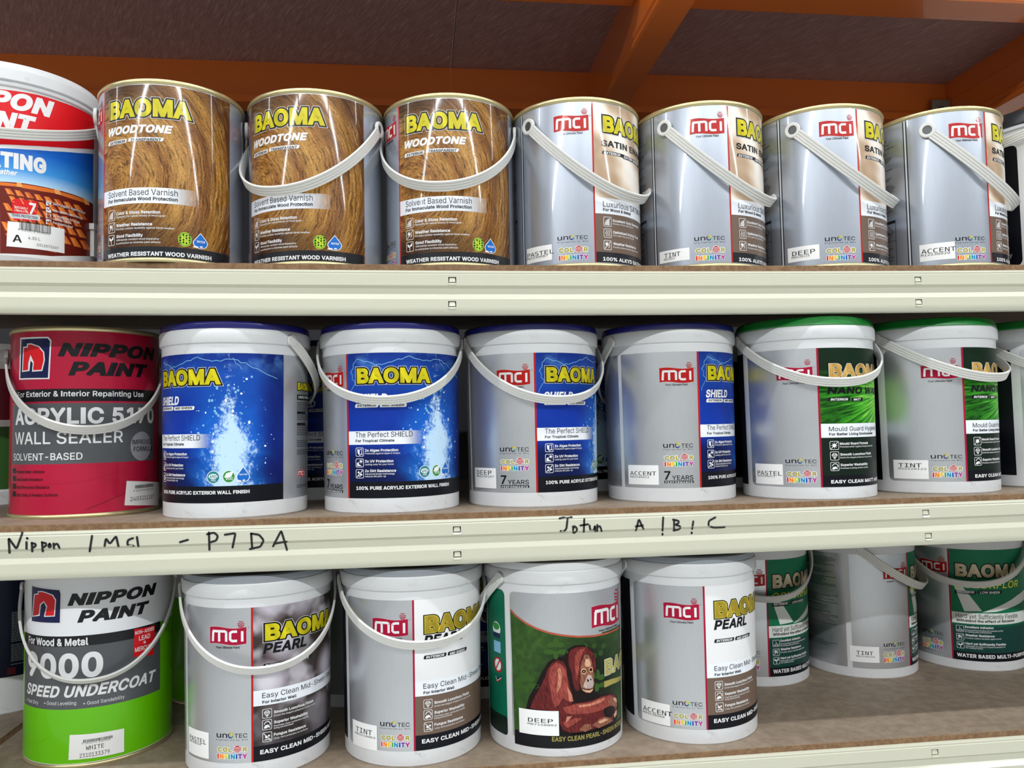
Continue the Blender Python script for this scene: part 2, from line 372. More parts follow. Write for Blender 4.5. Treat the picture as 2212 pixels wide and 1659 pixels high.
class Sheet:
    """collects print for one can radius: group -> [(triangle in deg/mm, colour, layer)]"""
    def __init__(s, r, fin): s.k = r*1000*math.pi/180; s.g = {}; s.fin = fin
    def tri(s, g, ts, col, lay): s.g.setdefault(g, []).extend((t, col, lay) for t in ts)
    def poly(s, g, pts, col, lay): s.tri(g, poly_tris(pts), col, lay)
    def rect(s, g, p0, p1, v0, v1, col, lay, rad=0, sk=0):
        if rad:
            rv = (v1-v0)*rad; pts = rrect(p0, p1, v0, v1, rv/s.k, rv)
        else: pts = [(p0, v0), (p1, v0), (p1, v1), (p0, v1)]
        if sk: pts = [(x+(y-(v0+v1)/2)*.25/s.k, y) for x, y in pts]
        s.poly(g, pts, col, lay)
    def text(s, g, t, p0, p1, v0, v1, col, w=0, sh=0, lay=4, sp=1.0, outl=(), cols=None):
        w = max(w, 0)
        if w > .008: sp = sp+w*1.6
        mono = g == 'sticker_text' and not t[:1].isdigit()
        V, T, MI = text_tris(t, w, sh, sp, bool(cols), mono)
        if not T: return
        # height: measured on capitals/figures; letters with tails hang below the baseline
        xs = [v[0] for v in V]; ys = [v[1] for v in V]; x0, x1 = min(xs), max(xs)
        y1 = max(ys); y0 = -w
        if outl:
            m = outl[0][1]; x0 -= m; x1 += m; y0 -= m; y1 += m
        sx = (p1-p0)/(x1-x0); sy = (v1-v0)/(y1-y0)
        f = lambda q: (p0+(q[0]-x0)*sx, v0+(q[1]-y0)*sy)
        for oc, ow in outl:
            V2, T2, _ = text_tris(t, w+ow, sh, sp); F2 = [f(q) for q in V2]
            s.tri(g, [(F2[a], F2[b], F2[c]) for a, b, c in T2], oc, lay); lay += 1
        FV = [f(q) for q in V]
        for (a, b, c), m in zip(T, MI): s.tri(g, [(FV[a], FV[b], FV[c])], cols[m % len(cols)] if cols else col, lay)
    def stroke(s, g, pts, w, col, lay):
        for q in stroke_polys(pts, w, s.k): s.poly(g, q, col, lay)
    def ell(s, g, cx, cy, rx, ry, col, lay, n=20): s.poly(g, ellipse(cx, cy, rx, ry, n), col, lay)

def wrap_mesh(name, tris, rf, fin, step=2.8125):
    """bend flat print round the can: radius rf(v_mm) + a hair per ink layer"""
    V, F, MI, NO, UV, mats, mid = [], [], [], [], [], [], {}
    k = rf(100)*10*math.pi/180
    for t, col, lay in tris:
        if col not in mid: mid[col] = len(mats); mats.append(ink(col, fin))
        lo = min(p[0] for p in t); hi = max(p[0] for p in t)
        a, b = math.floor(lo/step+1e-6), math.ceil(hi/step-1e-6)
        polys = []
        if b-a <= 1: polys = [t]
        else:
            for i in range(a, b):
                q = clip(clip(list(t), i*step, 1), (i+1)*step, -1)
                if len(q) > 2: polys.append(q)
        off = .0001+.00007*lay
        for q in polys:
            n = len(V)
            for x, y in q:
                an = R(x); sn, cs = math.sin(an), math.cos(an); rr = rf(y)+off
                V.append((rr*sn, -rr*cs, y/1000)); NO.append((sn, -cs, 0)); UV.append((x*k, y/100))
            F.append(tuple(range(n, n+len(q)))); MI.append(mid[col])
    me = bpy.data.meshes.new(name); me.from_pydata(V, [], F)
    for m in mats: me.materials.append(m)
    me.polygons.foreach_set('material_index', MI)
    uv = me.uv_layers.new(name='UVMap')
    uv.data.foreach_set('uv', [c for l in me.loops for c in UV[l.vertex_index]])
    me.polygons.foreach_set('use_smooth', [True]*len(F)); me.update()
    me.normals_split_custom_set_from_vertices(NO)
    return me
def clip(q, x, sgn):
    out = []
    for i in range(len(q)):
        a, b = q[i-1], q[i]; da, db = (a[0]-x)*sgn, (b[0]-x)*sgn
        if (da < 0) != (db < 0):
            t = da/(da-db); out.append((x, a[1]+(b[1]-a[1])*t))
        if db >= 0: out.append(b)
    return out

BAO_OUT = {'BAO_Y': (('W', .066), ('BAONAVY', .052)), 'BAO_G': (('BAONAVY', .04), ('W', .014)), 'BAO_P': (('BAONAVY', .05), ('LY', .014)), 'BAO_F': (('BAONAVY', .045),), 'BAO_O': (('BAONAVY', .045), ('W', .014))}
INF = ['C1', 'C2', 'C3', 'C4', 'C5', 'C6', 'C7', 'C8']
def icon(S, kind, p0, p1, v0, v1, col, lay, g):
    k = S.k; w, h = p1-p0, v1-v0
    X = lambda a: p0+a*w
    Y = lambda a: v0+a*h
    ro = rrect(p0, p1, v0, v1, .14*w, .14*h); t = .55
    ri = rrect(p0+t/k, p1-t/k, v0+t, v1-t, .12*w, .12*h)
    for i in range(len(ro)):
        j = (i+1) % len(ro); S.poly(g, [ro[i], ro[j], ri[j], ri[i]], col, lay)
    st = lambda pts, wd=.7: S.stroke(g, [(X(a), Y(b)) for a, b in pts], wd, col, lay)
    pl = lambda pts: S.poly(g, [(X(a), Y(b)) for a, b in pts], col, lay)
    if kind == 'fan':
        for i in range(5):
            a = R(95+i*17); pl([(.75, .12), (.75+.62*math.cos(a), .12+.68*math.sin(a)), (.75+.62*math.cos(a+.2), .12+.68*math.sin(a+.2))])
        S.ell(g, X(.75), Y(.8), .06*w, .06*h, col, lay, 8)
    elif kind == 'waves':
        for x in (.28, .5, .72): st([(x, .15), (x+.07, .3), (x-.05, .5), (x+.07, .7), (x, .85)])
    elif kind == 'storm':
        S.ell(g, X(.38), Y(.62), .16*w, .16*h, col, lay, 12); st([(.12, .12), (.88, .88)], .8); st([(.6, .2), (.75, .35), (.62, .45), (.8, .55)])
        for i in range(6): a = i*1.05; st([(.38+.2*math.cos(a), .62+.2*math.sin(a)), (.38+.28*math.cos(a), .62+.28*math.sin(a))], .5)
    elif kind == 'sprout':
        st([(.5, .1), (.5, .6)], .9); pl([(.5, .4), (.2, .5), (.15, .8), (.42, .65)]); pl([(.5, .45), (.8, .55), (.85, .88), (.58, .7)])
    elif kind == 'shield':
        pl([(.2, .85), (.5, .75), (.5, .1), (.25, .35)]); st([(.5, .75), (.78, .85), (.75, .35), (.5, .1)], .7); S.ell(g, X(.8), Y(.25), .07*w, .07*h, col, lay, 8)
    elif kind == 'sun':
        pl([(.15, .15), (.15, .5), (.4, .62), (.4, .35), (.8, .15)]); S.ell(g, X(.66), Y(.68), .14*w, .14*h, col, lay, 12)
        for i in range(7): a = i*.9; st([(.66+.18*math.cos(a), .68+.18*math.sin(a)), (.66+.25*math.cos(a), .68+.25*math.sin(a))], .5)
    elif kind == 'dirt':
        st([(.15, .15), (.85, .85)], 1.0); S.ell(g, X(.35), Y(.65), .13*w, .13*h, col, lay, 8); S.ell(g, X(.68), Y(.4), .15*w, .12*h, col, lay, 8); st([(.3, .3), (.5, .2), (.6, .25)], .9)
    elif kind == 'germ':
        S.ell(g, X(.5), Y(.5), .2*w, .2*h, col, lay, 12); st([(.12, .12), (.88, .88)], .8)
        for i in range(8): a = i*.785; st([(.5+.2*math.cos(a), .5+.2*math.sin(a)), (.5+.33*math.cos(a), .5+.33*math.sin(a))], .6)
    elif kind == 'gem':
        st([(.2, .6), (.35, .78), (.65, .78), (.8, .6), (.5, .15), (.2, .6), (.8, .6)], .7); st([(.35, .78), (.42, .6), (.5, .15), (.58, .6), (.65, .78)], .5)
    elif kind == 'wash':
        pl([(.15, .2), (.3, .45), (.6, .5), (.75, .35), (.85, .15), (.6, .25), (.35, .12)]); st([(.2, .55), (.35, .78), (.65, .82), (.85, .6), (.8, .42)], .9)
    elif kind == 'fungus':
        st([(.12, .88), (.88, .12)], .8); S.ell(g, X(.4), Y(.5), .14*w, .14*h, col, lay, 10); S.ell(g, X(.68), Y(.6), .12*w, .1*h, col, lay, 10); st([(.2, .2), (.5, .25), (.8, .2)], .9)
    elif kind == 'foot':
        st([(.15, .2), (.85, .2), (.7, .4), (.5, .45), (.45, .8)], .7); st([(.2, .3), (.45, .35)], .6)

def draw(S, items):
    """draw one measured print table on a sheet"""
    k = S.k; ni = 0
    for it in items:
        c = it[0]
        if c == 'T':
            _, g, s, p0, p1, v0, v1, col, w, sh, lay, sp, _k = it
            S.text(g, s, p0, p1, v0, v1, col, w, sh, lay, sp, BAO_OUT.get(col, ()))
        elif c == 'B':
            _, g, p0, p1, v0, v1, col, lay, rad, sk = it; S.rect(g, p0, p1, v0, v1, col, lay, rad, sk)
        elif c == 'P': S.poly(it[1], it[2], it[3], it[4])
        elif c == 'E': S.ell(it[1], *it[2:6], it[6], it[7])
        elif c == 'S': S.stroke(it[1], it[2], it[3], it[4], it[5])
        elif c == 'I': icon(S, it[2], it[3], it[4], it[5], it[6], it[7], it[8], 'feature_icon#%d' % ni); ni += 1
        elif c == 'BAND': S.rect(it[1], it[2], it[3], it[4], it[5], it[6], it[7])
        elif c == 'BAR':
            (x0, y0), (x1, y1), n = it[1], it[2], it[3]; rnd = random.Random(n); x = x0
            while x < x1:
                d = rnd.choice((.25, .4, .7))/k; S.rect('barcode', x, min(x+d, x1), y0, y1, 'K', 9); x += d+rnd.choice((.3, .45, .6))/k
        elif c == 'GERM':
            p, v, rp = it[1:]; g = 'badge'
            for i in range(4):
                for j in range(4): S.ell(g, p+(i-1.5)*rp*.48, v+(j-1.5)*3.1+(i % 2)*.8, 1.1/k, 1.3, 'DKGREEN', 4, 8)
            S.stroke(g, [(p-rp*.7, v+5.5), (p+rp*.7, v-5.5)], 1.4, 'LIME', 5); ring(S, g, p, v, rp*1.0, 8.1, .8, 'GREEN', 5)
        elif c == 'DROP':
            p, v, rp, hh = it[1:]; g = 'badge'
            for sc, col, l in ((1.12, 'W', 3), (1.0, 'BLUE', 4)):
                pts = [(p, v+hh*.52*sc)]+[(p+rp*sc*math.sin(a)*1.0, v-hh*.15-rp*k*sc*math.cos(a)*-1*-1) for a in [R(q) for q in range(70, -271+0, -20)] if True]
                pts = [(p, v+hh*.55*sc)]+[(p+rp*sc*math.cos(R(q)), v-hh*.12+hh*.36*sc*math.sin(R(q))) for q in range(35, -216, -18)]
                S.poly(g, pts, col, l)
            S.ell(g, p-rp*.7, v-hh*.42, rp*.4, 1.2, 'W', 6, 10); S.ell(g, p+rp*.1, v-hh*.38, rp*.25, 1.0, 'W', 6, 10)
        elif c == 'MCI': mci(S, *it[1:])
        elif c == 'UNO':
            _, p0, p1, v0, v1 = it; w = p1-p0; g = 'technology_logo'
            S.text(g, 'un', p0, p0+w*.36, v0, v0+(v1-v0)*.86, 'K', .004, 0, 4); S.text(g, 'TEC', p0+w*.6, p1, v0, v0+(v1-v0)*.86, 'K', -.004, 0, 4)
            cx, cy = p0+w*.475, v0+(v1-v0)*.5
            for i, cl in enumerate(['LIME', 'C3', 'CGOLD', 'K2', 'C7', 'K2', 'C6', 'C4']):
                a0, a1 = R(i*45), R(i*45+46); ro, ri = (v1-v0)*.6, (v1-v0)*.38
                S.poly(g, [(cx+ro*math.cos(a)/k, cy+ro*math.sin(a)) for a in (a0, (a0+a1)/2, a1)]+[(cx+ri*math.cos(a)/k, cy+ri*math.sin(a)) for a in (a1, a0)], cl, 4)
        elif c == 'CI':
            _, p0, p1, v0, v1, i0, i1 = it; w = p1-p0; g = 'colour_logo'; o1 = (('W', .07),)
            S.text(g, 'COL', p0, p0+w*.53, v0, v1, 'CGOLD', .035, 0, 4, 1.05, o1); S.text(g, 'R', p0+w*.83, p1, v0, v1, 'CGOLD', .035, 0, 4, 1.05, o1)
            globe(S, g, p0+w*.685, (v0+v1)/2+.6, w*.125, (v1-v0)*.62)
            S.text(g, 'INFINITY', p0, p1, i0, i1, 'R', .045, 0, 4, 1.06, (('W', .05),), INF)
def ring(S, g, cx, cy, rx, ry, w, col, lay, n=24):
    for i in range(n):
        a, b = 2*math.pi*i/n, 2*math.pi*(i+1)/n; ix, iy = rx-w/S.k, ry-w
        S.poly(g, [(cx+rx*math.cos(a), cy+ry*math.sin(a)), (cx+rx*math.cos(b), cy+ry*math.sin(b)), (cx+ix*math.cos(b), cy+iy*math.sin(b)), (cx+ix*math.cos(a), cy+iy*math.sin(a))], col, lay)
def globe(S, g, cx, cy, rx, ry):
    S.ell(g, cx, cy, rx*1.12, ry*1.12, 'W', 5); S.ell(g, cx, cy, rx, ry, 'R', 6)
    for j, y in enumerate((-.55, -.12, .3, .68)):
        hw = math.sqrt(max(0, 1-y*y))*.98
        pts = [(cx+rx*hw*(i/4-1), cy+ry*(y-.18*(1-(i/4-1)**2)+.07)) for i in range(9)]+[(cx+rx*hw*(1-i/4), cy+ry*(y-.18*(1-(i/4-1)**2)-.07)) for i in range(9)]
        S.poly(g, pts, 'W', 7)
def mci(S, tl, bl, tr, br, sw, sr, col):
    g = 'company_logo'; k = S.k
    p0, p1 = (tl[0]+bl[0])/2, (tr[0]+br[0])/2; y1, y0 = (tl[1]+tr[1])/2, (bl[1]+br[1])/2; w, h = p1-p0, y1-y0
    n = 12; wav = lambda t: .055*h*math.sin(2*math.pi*t+.4)
    def flag(d, c, l):
        top = [(p0-d/k+(w+2*d/k)*i/n, y1+d+wav(i/n)) for i in range(n+1)]; bot = [(p0-d/k+(w+2*d/k)*i/n, y0-d+wav(i/n)) for i in range(n, -1, -1)]
        S.poly(g, top+bot, c, l)
    flag(.22, 'W', 3); flag(0, col, 4)
    X = lambda a: p0+w*(.09+.82*a)
    Y = lambda b: y0+h*(.16+.62*b)
    sw_ = h*.15
    st = lambda pts: S.stroke(g, [(X(a), Y(b)) for a, b in pts], sw_, 'W', 5)
    st([(0, 0), (.02, .98)]); st([(0, 1), (.2, 1), (.23, .93), (.23, 0)]); st([(.22, 1), (.42, 1), (.47, .9), (.47, 0)])
    st([(.82, .08), (.66, .06), (.6, .2), (.6, .82), (.66, .96), (.82, .97)]); st([(.98, 0), (.98, 1.0)])
    # striped ball over the i
    cx, cy = sw
    for j, y in enumerate((-.9, -.4, .1, .6)):
        hw = (.75, 1, .95, .6)[j]; ry = sr*k
        pts = [(cx+sr*hw*(i/4-1), cy+ry*(y-.3*hw*(1-(i/4-1)**2)+.26)) for i in range(9)]+[(cx+sr*hw*(1-i/4), cy+ry*(y-.3*hw*(1-(i/4-1)**2)+.02)) for i in range(9)]
        S.poly(g, pts, col, 4)
    S.ell(g, p1+2.2/k, y1-.6, .9/k, .9, 'K2', 4, 10); S.ell(g, p1+2.2/k, y1-.6, .6/k, .6, 'SIL', 5, 10)

SPLIT = {'badge', 'pill', 'tick_box', 'feature_text'}
NAMES = {'pill': 'finish_tag', 'pill_text': 'finish_lettering', 'banner_text': 'banner_lettering', 'feature_text': 'feature_lettering', 'sticker_text': 'sticker_lettering'}
def sheet_meshes(S, rf):
    """sheet -> [(part name, mesh)]; groups of separate marks are split one by one"""
    out = []
    for g, tris in S.g.items():
        base = g.split('#')[0]; nm = NAMES.get(base, base)
        if base in ('badge', 'pill', 'tick_box', 'tick_mark', 'pattern'):
            for cl in clusters(tris, S.k): out.append((nm, wrap_mesh(nm, cl, rf, S.fin)))
        else: out.append((nm, wrap_mesh(nm, tris, rf, S.fin)))
    return out
def clusters(tris, k, gap=.5):
    """group triangles whose boxes touch (mm)"""
    bs = [[min(p[0] for p in t)*k-gap/2, max(p[0] for p in t)*k+gap/2, min(p[1] for p in t)-gap/2, max(p[1] for p in t)+gap/2, [x]] for x in tris for t in [x[0]]]
    ch = True
    while ch:
        ch = False; res = []
        for b in bs:
            for r in res:
                if b[0] <= r[1] and r[0] <= b[1] and b[2] <= r[3] and r[2] <= b[3]:
                    r[0] = min(r[0], b[0]); r[1] = max(r[1], b[1]); r[2] = min(r[2], b[2]); r[3] = max(r[3], b[3]); r[4] += b[4]; ch = True; break
            else: res.append(b)
        bs = res
    return [b[4] for b in bs]

# ------------------------------------------------------------------ handles
def bail(A, reach, drop, w, th, ridges=4, n=56, e=.92, t0=.0, t1=math.pi, zoff=0):
    """strap handle: pivots at x=+-A, hanging to -y by reach and down by drop"""
    L = math.hypot(reach, drop); e2 = Vector((0, -reach/L, -drop/L)); ex = Vector((1, 0, 0)); B = ex.cross(e2)
    if B.z < 0: B = -B
    pts = []
    for i in range(n+1):
        t = t0+(t1-t0)*i/n; c, s = math.cos(t), max(0, math.sin(t))
        pts.append(ex*(A*math.copysign(abs(c)**e, c))+e2*(L*s**e))
    prof = []
    for i in range(ridges):                      # outer face with ridges
        a = -w/2+w*i/ridges; b = -w/2+w*(i+1)/ridges; g = w*.045
        prof += [(a+g, th*.5), (b-g, th*.5), (b, th*.12)]
    prof = [(-w/2, th*.1)]+prof[:-1]+[(w/2, th*.1), (w/2, -th*.35), (w/2-.001, -th*.5), (-w/2+.001, -th*.5), (-w/2, -th*.35)]
    V, F = [], []; m = len(prof)
    for i, p in enumerate(pts):
        T = (pts[min(i+1, n)]-pts[max(i-1, 0)]).normalized(); N = T.cross(B).normalized()
        if N.dot(p) < 0: N = -N
        for b, t in prof: V.append(tuple(p+B*b+N*t))
    for i in range(n):
        for j in range(m):
            l = (j+1) % m; F.append((i*m+j, i*m+l, (i+1)*m+l, (i+1)*m+j))
    F += [tuple(range(m-1, -1, -1)), tuple(range(n*m, n*m+m))]
    return V, F
def disc_ring(ro, ri, th, n=28):
    """eyelet lying in the y-z plane, axis x, outward +x"""
    pr = [(ri, -th/2), (ro-.0008, -th/2), (ro, -th/2+.0008), (ro, th/2-.0008), (ro-.0008, th/2), (ri+.0006, th/2), (ri, th/2-.0006)]
    V = []; F = []; m = len(pr)
    for k in range(n):
        a = 2*math.pi*k/n
        for r, x in pr: V.append((x, r*math.cos(a), r*math.sin(a)))
    for k in range(n):
        l = (k+1) % n
        for j in range(m): F.append((k*m+j, k*m+(j+1) % m, l*m+(j+1) % m, l*m+j))
    return V, F
def disc(r, x, n=20, dome=0):
    V = [(x+dome, 0, 0)]+[(x, r*math.cos(2*math.pi*k/n), r*math.sin(2*math.pi*k/n)) for k in range(n)]+[(x-.003, r*math.cos(2*math.pi*k/n), r*math.sin(2*math.pi*k/n)) for k in range(n)]
    F = [(0, 1+k, 1+(k+1) % n) for k in range(n)]+[(1+k, 1+n+k, 1+n+(k+1) % n, 1+(k+1) % n) for k in range(n)]
    return V, F
HM = {}
def hmesh(key, fn, m, sm=40):
    if key not in HM: HM[key] = mesh(key[0], *fn(), m, smooth=sm)
    return HM[key]
def add_handle(root, kind, ang, zp, drop, A, reach, rest=0):
    """ang: direction (deg, root space) in which the bail hangs"""
    w, th = (.0145, .003) if kind == 'tin' else (.0135, .003)
    if kind == 'wire': w, th = .008, .0032
    e0 = .0075/drop if kind == 'tin' else 0
    h = link('handle', hmesh(('handle', kind, round(A, 4), round(reach, 4), round(drop, 4)), lambda: bail(A, reach, drop, w, th, 2 if kind == 'wire' else 4, t0=.05 if kind == 'tin' else .02, t1=math.pi-(.05 if kind == 'tin' else .02)), HANDLE), root, (0, 0, zp), R(ang))
    for s in (1, -1):
        if kind == 'tin':
            o = link('handle_eye', hmesh(('handle_eye',), lambda: disc_ring(.0108, .0062, .0045), HANDLE), h, (s*(A-.0003), 0, 0)); c = link('rivet', hmesh(('rivet',), lambda: disc(.0064, .0006, dome=.0), RIVET), h, (s*(A-.0006), 0, 0))
            if s < 0: o.rotation_euler = c.rotation_euler = (0, 0, math.pi)
        else:
            o = link('pivot_knob', hmesh(('pivot_knob',), lambda: disc(.0072, .0022, dome=.0006), HANDLE, 60), h, (s*(A-.0004), 0, 0))
            if s < 0: o.rotation_euler = (0, 0, math.pi)
    return h
